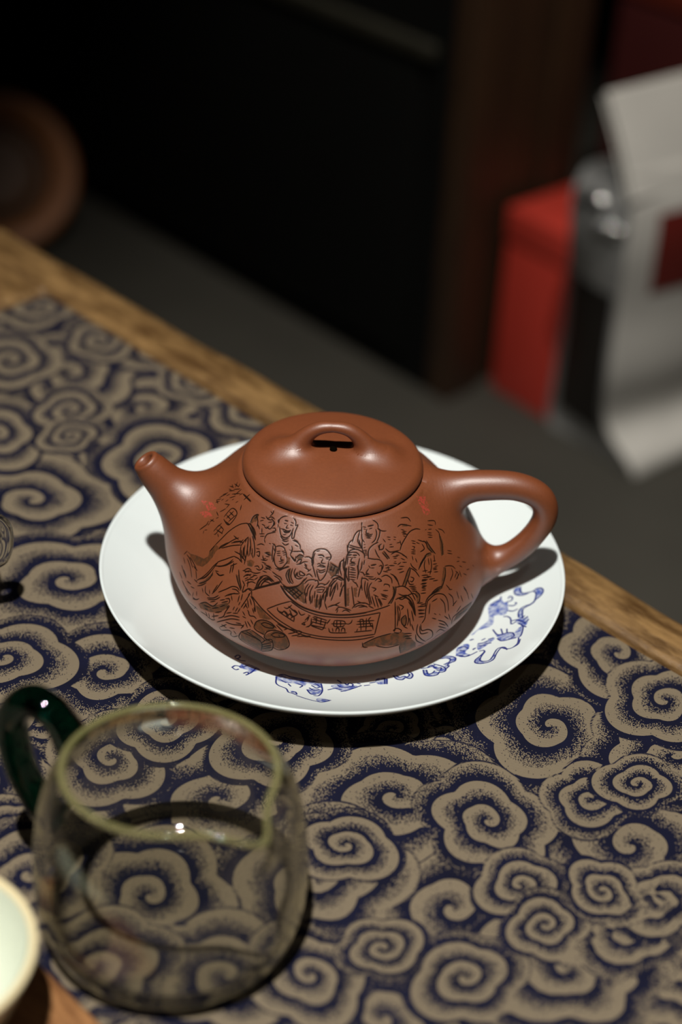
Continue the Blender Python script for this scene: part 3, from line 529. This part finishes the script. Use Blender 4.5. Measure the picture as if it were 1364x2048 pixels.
for pg in SEALS: CARVE[:, :NFc, 2] = np.maximum(CARVE[:, :NFc, 2], in_poly(VX, VY, pg))
CARVE_D = CARVE.reshape(-1, 3)
groove = np.clip(1 - CARVE_D[:, 0] / 0.00034, 0, 1); groove = groove * groove * (3 - 2 * groove)
BV2 = BV2 - BN * (groove * 0.00006 + CARVE_D[:, 1] * 0.00005)[:, None]
# underside and mouth rings
extra = [(0.0445, -0.0004), (0.040, -0.0004), (0.0, -0.0004)]
top = [(0.0346, 0.0571), (0.0330, 0.0572), (0.0312, 0.0565), (0.0312, 0.045)]
allV = [np.stack([r * CA, r * SA, np.full(NC, z)], -1) for r, z in reversed(extra)]
allV = np.concatenate(allV + [BV2] + [np.stack([r * CA, r * SA, np.full(NC, z)], -1) for r, z in top])
body = mesh_obj('body', allV, grid_faces(len(allV) // NC, NC, True), M_clay.m, pot)
at_ = body.data.attributes.new('carve', 'FLOAT_VECTOR', 'POINT')
pad = np.tile(np.array([[0.01, 0, 0]], np.float32), (NC, 1))
at_.data.foreach_set('vector', np.concatenate([pad] * 3 + [CARVE_D] + [pad] * 4).ravel())
for k in range(3):
    a_ = math.radians(-108 + 120 * k); fv, ff = revolve([(0.0, -0.0030), (0.004, -0.0029), (0.0056, -0.0020), (0.0062, 0.0), (0.0, 0.001)], 24, (0.036 * math.cos(a_), 0.036 * math.sin(a_)))
    mesh_obj('foot', fv, ff, M_clay_p.m, pot)
# spout
sv, sd = tube_verts(sp_path, sp_rad, 64)
sv0 = sv; sv = tuck(sv0, push(sv, sd, [fSp, fB], [0.016], 0.007), sd, fB, 0.001, 0.004)
tip_t = sp_path[0] - sp_path[2]; tip_t /= np.linalg.norm(tip_t)
nS = 64; ring0 = sv[:nS]; c0 = sp_path[0]
def ring_s(scale, off): return c0 + (ring0 - c0) * scale + tip_t * off
inner = np.concatenate([ring_s(0.50, -0.012), ring_s(0.50, -0.003), ring_s(0.56, 0.0002), ring_s(0.66, 0.0010), ring_s(0.86, 0.0011), ring_s(0.96, 0.0006)])
mesh_obj('spout', np.concatenate([inner, sv]), grid_faces(6 + len(sp_path), nS, True), M_clay_p.m, pot)
cv_, cf_ = [], []
hole = ring_s(0.52, -0.011)
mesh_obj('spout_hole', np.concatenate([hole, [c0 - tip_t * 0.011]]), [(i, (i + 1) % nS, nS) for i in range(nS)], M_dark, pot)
# handle
hv, hd_ = tube_verts(hd_path, hd_rad, 48)
hv0 = hv; hv = tuck(hv0, push(hv, hd_, [fH, fB], [0.010], 0.005), hd_, fB, 0.001, 0.003)
mesh_obj('handle', hv, grid_faces(len(hd_path), 48, True), M_clay_p.m, pot)

# lid with bridge knob
LZ = 0.0574                                                # lid seat above base
lid_top = [(0.0, 0.0077), (0.008, 0.0076), (0.016, 0.0072), (0.023, 0.0065), (0.0285, 0.0057), (0.0312, 0.0050)]
lid_edge = [(0.0326, 0.0042), (0.0335, 0.0030), (0.0338, 0.0017), (0.0335, 0.0006), (0.0326, -0.0002), (0.0312, -0.0005)]
lp = catmull(np.array(lid_top + lid_edge), 8)
LP = np.vstack([lp, [[0.030, -0.0005], [0.0, -0.0005]]])
lid_poly = LP[::-1]
kb_path = catmull(np.array([(-.0185,0,.0048),(-.0150,0,.0082),(-.0112,0,.0128),(-.0060,0,.0166),(-.0003,0,.0176),(.0055,0,.0166),(.0107,0,.0127),(.0145,0,.0080),(.0180,0,.0046)]), 8)
kb_rad = np.interp(np.linspace(0, 1, len(kb_path)), [0, .2, .5, .8, 1], [.0046, .0031, .0020, .0031, .0046])
fL = lambda P: sdf_rev(P, lid_poly[::2] if len(lid_poly) > 60 else lid_poly); fK = lambda P: sdf_tube(P, kb_path, kb_rad, 1.08)
lv, lf_ = revolve(np.vstack([[[0.0004, LP[0][1]]], LP[1:]]), 180)
topm = (lv[:, 2] > 0.0045) & (np.hypot(lv[:, 0], lv[:, 1]) < 0.029)
lv2 = lv.copy(); upn = np.tile([0, 0, 1.0], (topm.sum(), 1))
lv2[topm] = push(lv[topm], upn, [fL, fK], [0.0075], 0.0030)
# finer top surface for the blend
rg = np.linspace(0.0003, 0.0312, 120); rz = np.interp(rg, lp[:, 0], lp[:, 1])
tv, tf = revolve(np.stack([rg, rz], 1), 180)
tv = push(tv, np.tile([0, 0, 1.0], (len(tv), 1)), [fL, fK], [0.0075], 0.0030)
edge_p = LP[LP[:, 0] >= 0.0312 - 1e-9]; k0 = int(np.argmax(lp[:, 0] >= 0.0312 - 1e-9))
ev, ef = revolve(np.vstack([lp[k0 + 1:], [[0.030, -0.0005], [0.029, -0.004], [0.0, -0.004]]]), 180)
lv = np.concatenate([tv, ev])
lid = mesh_obj('lid', lv, grid_faces(len(lv) // 180, 180, True), M_clay_p.m, pot, flip=False); lid.location = (0, 0, LZ)
kv, kd = tube_verts(kb_path, kb_rad, 40, flat=1.08)
kv0 = kv; kv = tuck(kv0, push(kv, kd, [fK, fL], [0.0075], 0.004), kd, fL, 0.0008, 0.0026, 0.0002)
knob = mesh_obj('knob', kv, grid_faces(len(kb_path), 40, True), M_clay_p.m, lid)
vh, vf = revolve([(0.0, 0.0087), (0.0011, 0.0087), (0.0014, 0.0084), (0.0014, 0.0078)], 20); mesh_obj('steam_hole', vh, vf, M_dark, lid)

# ---- blue painting on the plate: strokes and washes
P_TILES = {'R': (920, 1110, 200 / 1364), 'M': (740, 1240, 220 / 1364), 'L': (450, 1290, 320 / 1364)}
P_STROKES = {
'R': """830,440 820,480 850,520 920,515 1000,490 1040,460 1100,450 1135,480 1120,530 1070,580 1020,610|740,480 750,530 800,550 870,545 930,520|1000,490 1035,520 1030,580 1010,630 960,670 880,700 820,740 795,800 800,850|930,690 860,740 850,800 855,860|1030,610 1000,650 940,690
640,640 700,620 715,580 680,565 660,590|670,690 730,690 770,660 755,650|660,760 720,765 780,740|600,840 650,840 690,870 700,940 760,910|700,900 740,890 780,880|560,570 540,620 480,640 420,690|800,930 850,960 860,1000 840,1080 820,1110|840,860 880,830|870,880 920,840|880,930 935,880|840,960 900,980|780,880 830,900 890,920
450,1020 500,1080 560,1090 640,1060 720,1060|560,1010 580,1070|640,1010 640,1060|510,1140 560,1170 640,1160 700,1140 760,1130|720,1060 740,1100 700,1130|800,1130 790,1190 760,1230 700,1270 630,1280 560,1270 500,1340 460,1420 390,1460 290,1480 210,1470 210,1430 270,1380 330,1320 320,1300 270,1310|820,1150 790,1220 700,1270|640,1290 610,1260 560,1260 500,1290 440,1390 390,1440 310,1450 270,1430 300,1370 340,1320|250,1210 310,1200|330,1190 380,1170|390,1150 450,1130|180,1290 210,1270|140,1160 170,1150|0,1380 70,1385 130,1370 230,1320|0,1300 60,1310|260,1240 340,1230|340,1210 420,1200|300,1160 340,1140""",
'M': """290,690 330,730 400,740 440,715 500,725 530,690 510,655 470,650|330,690 370,710 420,695 460,705 490,680 470,660|660,620 680,680 750,695 830,680 860,640|700,620 720,665 770,660 800,630|640,600 720,590 800,560|720,580 770,560 820,600 880,590 870,620 830,620|790,545 850,560 910,580 940,610 920,640 860,650|900,450 1000,450 1060,470 1050,510 990,530 960,560 980,570 950,600|870,480 960,470 1000,490 970,530 920,550|1070,440 1130,440 1180,455 1230,430|1100,350 1160,330 1220,350|1250,250 1280,240|1280,360 1300,350|180,720 185,790|210,730 210,790|0,780 60,770""",
'L': """60,190 90,175 150,185 190,175|60,190 90,210 115,205|85,100 110,85 130,100 110,115|90,110 130,130 170,135|160,240 190,230 200,245 180,255|200,245 230,230 260,200|440,270 435,320 460,345 520,370 540,400 570,410 610,420 600,400 570,400|460,255 500,250 560,270 640,285 720,300|610,430 700,460 780,480 830,488 890,475|830,465 900,470|820,330 830,390 800,430 760,430|700,380 730,415 770,420|720,365 760,385 800,380|740,345 780,365 810,355|770,330 800,345|620,330 660,345 640,360|880,380 940,370 990,380|990,395 1060,380 1120,360 1160,345|1020,325 1040,340|1045,340 1060,325 1090,335 1085,350|960,340 1000,360 1100,350|540,330 560,350|480,300 520,320|1190,345 1230,340|1130,325 1150,330|960,300 990,320""",
}
P_WASH = {
'R': "830,440 850,520 930,520 800,550 740,500 760,450|1040,460 1100,450 1130,490 1100,560 1030,610 1035,520|820,740 860,740 855,850 800,850|390,690 540,600 560,570 590,640 650,650 650,760 600,820 470,830 460,920 400,980 250,1030 180,1090 160,1080 280,980 390,880|760,890 830,860 930,850 920,930 870,970 790,940|450,1010 500,1080 640,1060 720,1070 760,1130 600,1170 510,1130|240,1210 330,1190 450,1130 480,1140 380,1220 250,1300|210,1440 280,1390 300,1450 390,1450 470,1350 470,1420 380,1470 250,1485|0,1250 100,1210 130,1250 60,1330 120,1370 0,1390|820,980 850,980 830,1100 780,1130 740,1060",
'M': "290,690 340,690 370,715 420,700 460,705 490,670 530,690 500,725 440,720 400,740 330,730|660,620 700,620 720,665 800,640 850,650 820,680 750,695 680,680|740,560 880,590 940,610 900,640 830,620 790,600|870,470 1000,450 1060,475 1040,510 960,560 920,545 980,510 960,480|1080,350 1160,320 1230,340 1180,400 1230,430 1160,460 1070,440|80,730 200,725 210,785 100,795|960,545 985,560 950,595 920,580",
'L': "150,160 210,165 300,210 230,230 200,245 190,215 120,190|440,255 560,265 700,295 780,310 820,330 830,370 780,350 700,330 680,350 600,330 520,320 440,300|700,380 780,370 830,390 790,420 730,420|900,350 990,330 1060,345 1130,350 1060,385 1000,395|800,450 890,470 840,488 780,475|1290,290 1364,280 1364,330 1290,325|560,390 610,400 600,425 570,410",
}
Nfp = len(PA_F); PG = PV.reshape(-1, NPA, 3)[:len(rr)]
def on_plate(xy):
    v = view_ray(xy[:, 0], xy[:, 1]); z_ = np.full(len(xy), 0.012)
    for _ in range(12):
        P = EYE + v * ((z_ - EYE[2]) / v[:, 2])[:, None]; z_ = 0.5 * z_ + 0.5 * plate_z(np.hypot(P[:, 0], P[:, 1]))
    return P
PB = np.zeros((len(rr), NPA, 3), np.float32); PB[..., 0] = 0.01
for k_, (ox, oy, sc_) in P_TILES.items():
    for st in parse(P_STROKES[k_]):
        p_ = catmull(np.array(st) * sc_ + (ox, oy), 8); L_ = np.concatenate([[0], np.cumsum(np.linalg.norm(np.diff(p_, axis=0), axis=1))]); m_ = max(2, int(L_[-1] / 0.7))
        q_ = np.linspace(0, L_[-1], m_); xy_ = np.stack([np.interp(q_, L_, p_[:, 0]), np.interp(q_, L_, p_[:, 1])], 1); s3 = on_plate(xy_)
        c_f = (np.arctan2(s3[:, 1], s3[:, 0]) - PA_F[0]) / (PA_F[1] - PA_F[0]); r_f = np.interp(np.hypot(s3[:, 0], s3[:, 1]), rr, np.arange(len(rr)))
        for dr_ in range(-4, 5):
            for dc_ in range(-4, 5):
                r_ = np.round(r_f).astype(int) + dr_; c_ = np.round(c_f).astype(int) + dc_; g_ = (r_ >= 0) & (r_ < len(rr)) & (c_ >= 0) & (c_ < Nfp)
                np.minimum.at(PB[..., 0], (r_[g_], c_[g_]), np.linalg.norm(PG[r_[g_], c_[g_]] - s3[g_], axis=1).astype(np.float32))
W_ = PG - EYE; dz_ = W_ @ FWD; QX = 682 + F_PX * (W_ @ RIGHT) / dz_; QY = 1024 - F_PX * (W_ @ UP) / dz_
for k_, (ox, oy, sc_) in P_TILES.items():
    for pg in parse(P_WASH[k_]):
        PB[..., 1] = np.maximum(PB[..., 1], in_poly(QX, QY, catmull(np.array(pg) * sc_ + (ox, oy), 4, True)))
PLATE_BLUE = PB.reshape(-1, 3)
blue = np.zeros((len(PV), 3), np.float32); blue[:, 0] = 0.01
if 'PLATE_BLUE' in globals(): blue[:len(PLATE_BLUE)] = PLATE_BLUE
ab = pl.data.attributes.new('blue', 'FLOAT_VECTOR', 'POINT'); ab.data.foreach_set('vector', blue.ravel())

# ------------------------------------------------------------------ glass things
def glass_mat(name, tint, rough=0.0, ior=1.47):
    t = NT(name); t.set(Base_Color=tint, Roughness=rough, IOR=ior, Transmission_Weight=1.0, Specular_IOR_Level=0.6); return t.m
def thin_glass(name, tint, edge_tint, ior=1.47, glow=(0.45, 0.42, 0.20)):
    """thin clear wall: light goes straight through where the wall is met head-on, and bends where it is met edge-on"""
    t = NT(name); t.t.nodes.remove(t.b)
    lw = t.n('ShaderNodeLayerWeight'); lw.inputs['Blend'].default_value = 0.5; fac = lw.outputs['Facing']
    tr = t.n('ShaderNodeBsdfTransparent'); t.put(tr.inputs[0], (*tint, 1))
    gs = t.n('ShaderNodeBsdfGlossy'); gs.inputs['Roughness'].default_value = 0.02
    gl = t.n('ShaderNodeBsdfGlass'); gl.inputs['IOR'].default_value = ior; gl.inputs['Roughness'].default_value = 0.0; t.put(gl.inputs[0], (*edge_tint, 1))
    m1 = t.n('ShaderNodeMixShader'); t.put(m1.inputs[0], 0.08); t.put(m1.inputs[1], tr.outputs[0]); t.put(m1.inputs[2], gs.outputs[0])
    m2 = t.n('ShaderNodeMixShader'); t.put(m2.inputs[0], t.smooth(fac, 0.50, 0.85)); t.put(m2.inputs[1], m1.outputs[0]); t.put(m2.inputs[2], gl.outputs[0])
    df = t.n('ShaderNodeBsdfDiffuse'); t.put(df.inputs[0], (*glow, 1))  # yellowish diffuse stands in for light gathered in the glass edge
    m3 = t.n('ShaderNodeMixShader'); t.put(m3.inputs[0], t.math('MULTIPLY', t.smooth(fac, 0.80, 1.0), 0.22)); t.put(m3.inputs[1], m2.outputs[0]); t.put(m3.inputs[2], df.outputs[0])
    t.put(t.out.inputs[0], m3.outputs[0]); return t.m
def lip_glass(name, tint, glow_c, fac):
    t = NT(name); t.set(Base_Color=tint, Roughness=0.012, IOR=1.47, Transmission_Weight=1.0, Specular_IOR_Level=0.9)
    df = t.n('ShaderNodeBsdfDiffuse'); t.put(df.inputs[0], (*glow_c, 1)); m = t.n('ShaderNodeMixShader'); t.put(m.inputs[0], fac)  # pale yellow diffuse imitates light focused inside the lip
    t.put(m.inputs[1], t.b.outputs[0]); t.put(m.inputs[2], df.outputs[0]); t.put(t.out.inputs[0], m.outputs[0]); return t.m
M_lip = lip_glass('thick_glass_lip', (0.99, 0.97, 0.80), (0.60, 0.56, 0.22), 0.20)
M_glass = thin_glass('clear_glass', (0.985, 0.985, 0.97), (0.97, 0.96, 0.84))
M_green = glass_mat('green_glass', (0.003, 0.045, 0.028), 0.02, 1.5)
GX, GY, GH = -0.0440, -0.1660, 0.0655
BEAK = math.atan2(-0.77, 0.62)
pit = thing('glass_pitcher', 'clear glass serving pitcher with a dark green glass handle', 'pitcher', (GX, GY, 0))
BEAK = math.atan2(-0.0275, 0.029)
def pinch(v):
    """oval mouth drawn out to a pouring beak"""
    v = np.array(v, float); h = np.clip((v[:, 2] - 0.040) / 0.0245, 0, 1); h = h * h * (3 - 2 * h)
    v[:, 1] *= 1 - 0.13 * h; th = np.arctan2(v[:, 1], v[:, 0]); d = (th - BEAK + np.pi) % (2 * np.pi) - np.pi
    w = np.exp(-(d / 0.26) ** 2) * h ** 1.5
    v[:, 0] += math.cos(BEAK) * 0.0105 * w; v[:, 1] += math.sin(BEAK) * 0.0105 * w; v[:, 2] -= 0.0012 * w
    return v
g_out = catmull(np.array([(0.0,0.0004),(0.020,0.0004),(0.033,0.0006),(0.0385,0.0035),(0.0408,0.0095),(0.0421,0.021),(0.0416,0.033),(0.0403,0.044),(0.0380,0.054),(0.0350,0.0610),(0.0326,0.0640)]), 6)
g_in = catmull(np.array([(0.0308,0.0640),(0.0333,0.0598),(0.0363,0.0535),(0.0387,0.0438),(0.0400,0.033),(0.0404,0.021),(0.0390,0.011),(0.0362,0.0060),(0.031,0.0042),(0.020,0.0038),(0.0,0.0038)]), 6)
gp = np.vstack([g_out, [[0.0322, 0.0646], [0.0314, 0.0646]], g_in]); NG = 160
gv, gf = revolve(gp, NG)
mesh_obj('vessel', pinch(gv), gf, M_glass, pit)
lv_, lf2 = revolve([(0.0317 + 0.00125 * math.cos(q), 0.0645 + 0.00115 * math.sin(q)) for q in np.linspace(0, 2 * math.pi, 17)[::1]], NG)
mesh_obj('lip', pinch(lv_), lf2, M_lip, pit)
HA = math.atan2(0.43, -0.90); hd2 = np.array([math.cos(HA), math.sin(HA)])
hs = [(0.0345, 0.0590), (0.0405, 0.0675), (0.0495, 0.0690), (0.0568, 0.0590), (0.0560, 0.0420), (0.0510, 0.0300), (0.0450, 0.0235), (0.0415, 0.0225)]
hp = catmull(np.array([(hd2[0] * s, hd2[1] * s, z) for s, z in hs]), 8)
hr = np.interp(np.linspace(0, 1, len(hp)), [0, .1, .4, .7, 1], [.0056, .0048, .0050, .0046, .0052])
tube_obj('handle', hp, hr, M_green, pit, 32, (-hd2[1], hd2[0], 0), 1.15)

# glass cup reaching in at the frame's edge
cup2 = thing('glass_teacup', 'clear glass teacup with a small glass loop handle beside the plate', 'cup', (-0.158, -0.022, 0))
cp = catmull(np.array([(0.0,0.0004),(0.018,0.0004),(0.024,0.003),(0.0275,0.014),(0.0290,0.030),(0.0295,0.045)]), 6)
ci = catmull(np.array([(0.0280,0.045),(0.0275,0.030),(0.0260,0.014),(0.0225,0.0045),(0.017,0.0030),(0.0,0.0030)]), 6)
v_, f_ = revolve(np.vstack([cp, [[0.0288, 0.0456]], ci]), 72); mesh_obj('vessel', v_, f_, M_glass, cup2)
lp2 = catmull(np.array([(0.0280,0.006,0.041),(0.0315,0.007,0.0425),(0.0345,0.007,0.0395),(0.0350,0.006,0.033),(0.0330,0.005,0.0265),(0.0290,0.004,0.0245)]), 8)
tube_obj('handle', lp2, 0.0026, glass_mat('handle_glass', (0.97, 0.98, 0.94)), cup2, 20)

# porcelain tea cup on square wooden coaster
M_cup = plain('celadon_porcelain', (0.70, 0.74, 0.62), 0.15, 0.03, 60, 0.5, coat=0.3)
M_rim = plain('cream_rim_glaze', (0.78, 0.66, 0.40), 0.2)
CX, CY = -0.1075, -0.2185
coaster = tag(box_obj('wooden_coaster', (0.088, 0.088, 0.006), wood('coaster_wood', (0.16, 0.065, 0.022), (0.34, 0.16, 0.06), 0.4, (40, 140, 140)), None, (0, 0, 0), (0, 0, TA), bevel=0.0015), 'square brown wooden coaster under the porcelain tea cup', 'coaster')
ce = at_z(145, 1995, 0.005)[:2] - E2 * 0.044 - E1 * 0.010
coaster.location = (ce[0], ce[1], 0.0034)
tc = thing('tea_cup', 'pale green-white porcelain tea cup with cream rim on wooden coaster', 'cup', (CX, CY, 0.0066))
co = catmull(np.array([(0.0,0.0),(0.012,0.0),(0.0125,0.003),(0.019,0.008),(0.0255,0.017),(0.0295,0.027),(0.0318,0.0345)]), 6)
ci = catmull(np.array([(0.0298,0.0345),(0.0276,0.027),(0.0235,0.018),(0.0170,0.0100),(0.009,0.0065),(0.0,0.0060)]), 6)
v_, f_ = revolve(co, 72); o_ = np.vstack([co, ci]); v_, f_ = revolve(o_, 72); mesh_obj('bowl', v_, f_, M_cup, tc)
v_, f_ = revolve([(0.03185, 0.0338), (0.0323, 0.0346), (0.0318, 0.0355), (0.0306, 0.0356), (0.0297, 0.0346), (0.02985, 0.0336)], 72); mesh_obj('rim', v_, f_, M_rim, tc)

# ------------------------------------------------------------------ things on the floor beyond
M_red = plain('red_card', (0.42, 0.035, 0.022), 0.45, 0.06, 30)
# red carton
P0, P1 = np.array([0.137, 0.862]), np.array([0.186, 0.807]); dd = (P1 - P0) / np.linalg.norm(P1 - P0); nn = np.array([-dd[1], dd[0]])
bw, bd, bh = 0.074, 0.10, 0.186
rbx = thing('red_box', 'bright red cardboard gift box standing against the cabinet', 'box', (*(P0 + dd * bw / 2 + nn * bd / 2), FLOOR_Z)); rbx.rotation_euler.z = math.atan2(dd[1], dd[0])
box_obj('base', (bw, bd, bh * 0.84), M_red, rbx, (0, 0, bh * 0.42), bevel=0.0015)
box_obj('lid', (bw + 0.003, bd + 0.003, bh * 0.17), M_red, rbx, (0, 0, bh * 0.915), bevel=0.002)

# stand-up tea pouch
M_pouch = plain('white_foil_paper', (0.50, 0.48, 0.44), 0.4, 0.12, 25, 0.5, 0.2)
M_gusset = plain('silver_foil', (0.42, 0.42, 0.41), 0.20, 0.15, 25, 0.8, 0.5); 
M_gusset.node_tree.nodes['Principled BSDF'].inputs['Metallic'].default_value = 0.5
M_foil = plain('bright_foil', (0.55, 0.55, 0.54), 0.10, 0.1, 25, 0.8); M_foil.node_tree.nodes['Principled BSDF'].inputs['Metallic'].default_value = 0.9
M_black = plain('black_label', (0.012, 0.009, 0.007), 0.5, 0.2, 40)
M_redl = plain('dark_red_label', (0.13, 0.012, 0.008), 0.5, 0.1, 40)
bvec = np.array([0.093, 0.073, 0]) / 0.11823
lev = [(-0.400, (1098,850), (1268,955)), (-0.385, (1096,815), (1255,925)), (-0.355, (1104,765), (1212,850)), (-0.30, (1120,665), (1216,760)), (-0.24, (1134,565), (1232,640)), (-0.18, (1140,460), (1250,520)), (-0.145, (1146,385), (1262,440)), (-0.125, (1172,330), (1262,390)), (-0.110, (1212,320), (1262,352))]
pouch = thing('tea_pouch', 'grey-white folded foil pouch with red and black labels beside the red box', 'pouch', (*at_z(1200, 905, FLOOR_Z)[:2], FLOOR_Z)); PO = np.array(pouch.location)
Lp, Np, Rp = [], [], []
for z, l, n in lev:
    Lp.append(at_z(*l, z)); Np.append(at_z(*n, z))
Lp, Np = catmull(Lp, 6), catmull(Np, 6)
wid = np.interp(np.arange(len(Np)), [0, len(Np) - 1], [0.19, 0.185])
Rp = Np + bvec * wid[:, None]; RLp = Lp + bvec * wid[:, None]
def quadstrip(A, B, n, bulge, nvec, crease=0.0):
    s = np.linspace(0, 1, n); rows = []
    hfac = np.sin(np.linspace(0, 1, len(A)) * np.pi) ** 0.6
    for a, b, h in zip(A, B, hfac):
        off = (np.sin(s * np.pi) * bulge - crease * np.maximum(0, 1 - np.abs(s - 0.5) * 2) * 0) * h
        rows.append(a[None] * (1 - s[:, None]) + b[None] * s[:, None] + off[:, None] * nvec)
    return np.array(rows)
ng = -bvec                                    # side face normal
nf = np.array([0.618, -0.787, 0.0])           # front face normal
S1 = quadstrip(Lp, Np, 15, 0.004, ng); S2 = quadstrip(Np, Rp, 21, 0.010, nf); S3 = quadstrip(Rp, RLp, 9, 0.0, -ng); S4 = quadstrip(RLp, Lp, 9, 0.004, -nf)
def strip_obj(name, S, mat, par, thick=None):
    S = S - PO; return mesh_obj(name, S.reshape(-1, 3), grid_faces(S.shape[0], S.shape[1], False), mat, par)
g_ = strip_obj('gusset', S1, M_gusset, pouch); fr_ = strip_obj('front_panel', S2, M_pouch, pouch)
strip_obj('gusset', S3, M_gusset, pouch); strip_obj('back_panel', S4, M_pouch, pouch)
strip_obj('bottom_panel', np.array([Lp[0:1].repeat(2, 0), [Np[0], Rp[0]]]) if False else np.array([[Lp[0], RLp[0]], [Np[0], Rp[0]]]), M_pouch, pouch)
strip_obj('shoulder_panel', np.array([[Lp[-1], RLp[-1]], [Np[-1], Rp[-1]]]), M_pouch, pouch)
strip_obj('label', S1[9:27, 2:14] + ng * 0.0006, M_black, g_)
strip_obj('label', S2[26:37, 3:19] + nf * 0.0008, M_redl, fr_)
for w_, (k0_, c0_, c1_) in enumerate(((37, 2, 9), (33, 7, 13))):  # shiny tubes added on the gusset to catch highlights
    fp = np.array([S1[k0_ + (q % 3 == 1), q] for q in range(c0_, c1_ + 1)]) + ng * 0.002 - PO
    tube_obj('glint_fold', catmull(fp, 4), 0.0045, M_foil, g_, 14)
# folded top flap, a thin slab leaning towards the box
fa = at_z(1268, 405, -0.128); fb = at_z(1216, 185, -0.052)
ft = [fa, fa * 0.5 + fb * 0.5 + np.array([0, 0, 0.004]), fb]; ft = catmull(ft, 8)
thk = np.array([0.004, 0.004, -0.004])
fl1 = np.array([[p + bvec * s - nf * 0.002 for s in np.linspace(0, 0.185, 12)] for p in ft]); fl2 = fl1 + np.array([-0.003, 0.004, -0.0045])
loopv = np.concatenate([fl1, fl2[::-1]]); strip_obj('folded_flap', np.concatenate([loopv, loopv[:1]]), M_pouch, pouch)

# tall dark red carton behind the pouch
M_dred = plain('dark_red_board', (0.055, 0.006, 0.005), 0.6, 0.2, 20)
_e = CAB_P + CAB_D * (0.587 + 0.12) + CAB_N * 0.345
drc = thing('tall_carton', 'tall dark red carton with a lighter lid standing behind the folded pouch', 'carton', (*_e, FLOOR_Z)); drc.rotation_euler.z = CAB_A
box_obj('body', (0.36, 0.16, 0.315), M_dred, drc, (0, 0, 0.1575), bevel=0.003)
box_obj('lid', (0.366, 0.166, 0.16), plain('red_brown_board', (0.15, 0.020, 0.008), 0.6, 0.1, 20), drc, (0, 0, 0.397), bevel=0.004)

# round brown tray propped up behind the table corner
M_tray = wood('tray_wood', (0.24, 0.080, 0.018), (0.36, 0.125, 0.030), 0.5, (30, 30, 30))
M_tray_in = plain('tray_inside', (0.11, 0.045, 0.015), 0.55, 0.2, 30)
tr = thing('round_tray', 'round brown wooden tray with a thick rim propped up behind the table corner', 'tray', (0, 0, 0))
tcn = EYE + view_ray(-8, 352) * 1.80
prof = catmull(np.array([(0.0, 0.0), (0.070, 0.0), (0.082, 0.006), (0.0855, 0.016), (0.083, 0.024), (0.076, 0.026), (0.062, 0.022), (0.055, 0.014)]), 5)
v_, f_ = revolve(prof, 80); mesh_obj('rim', v_, f_, M_tray, tr)
v_, f_ = revolve(catmull(np.array([(0.056, 0.012), (0.046, 0.013), (0.040, 0.019), (0.030, 0.021), (0.0, 0.021)]), 5), 64); mesh_obj('raised_centre', v_, f_, M_tray_in, tr)
tr.location = tuple(tcn); tr.rotation_euler = Vector((0.25, -0.80, 0.55)).to_track_quat('Z', 'Y').to_euler()
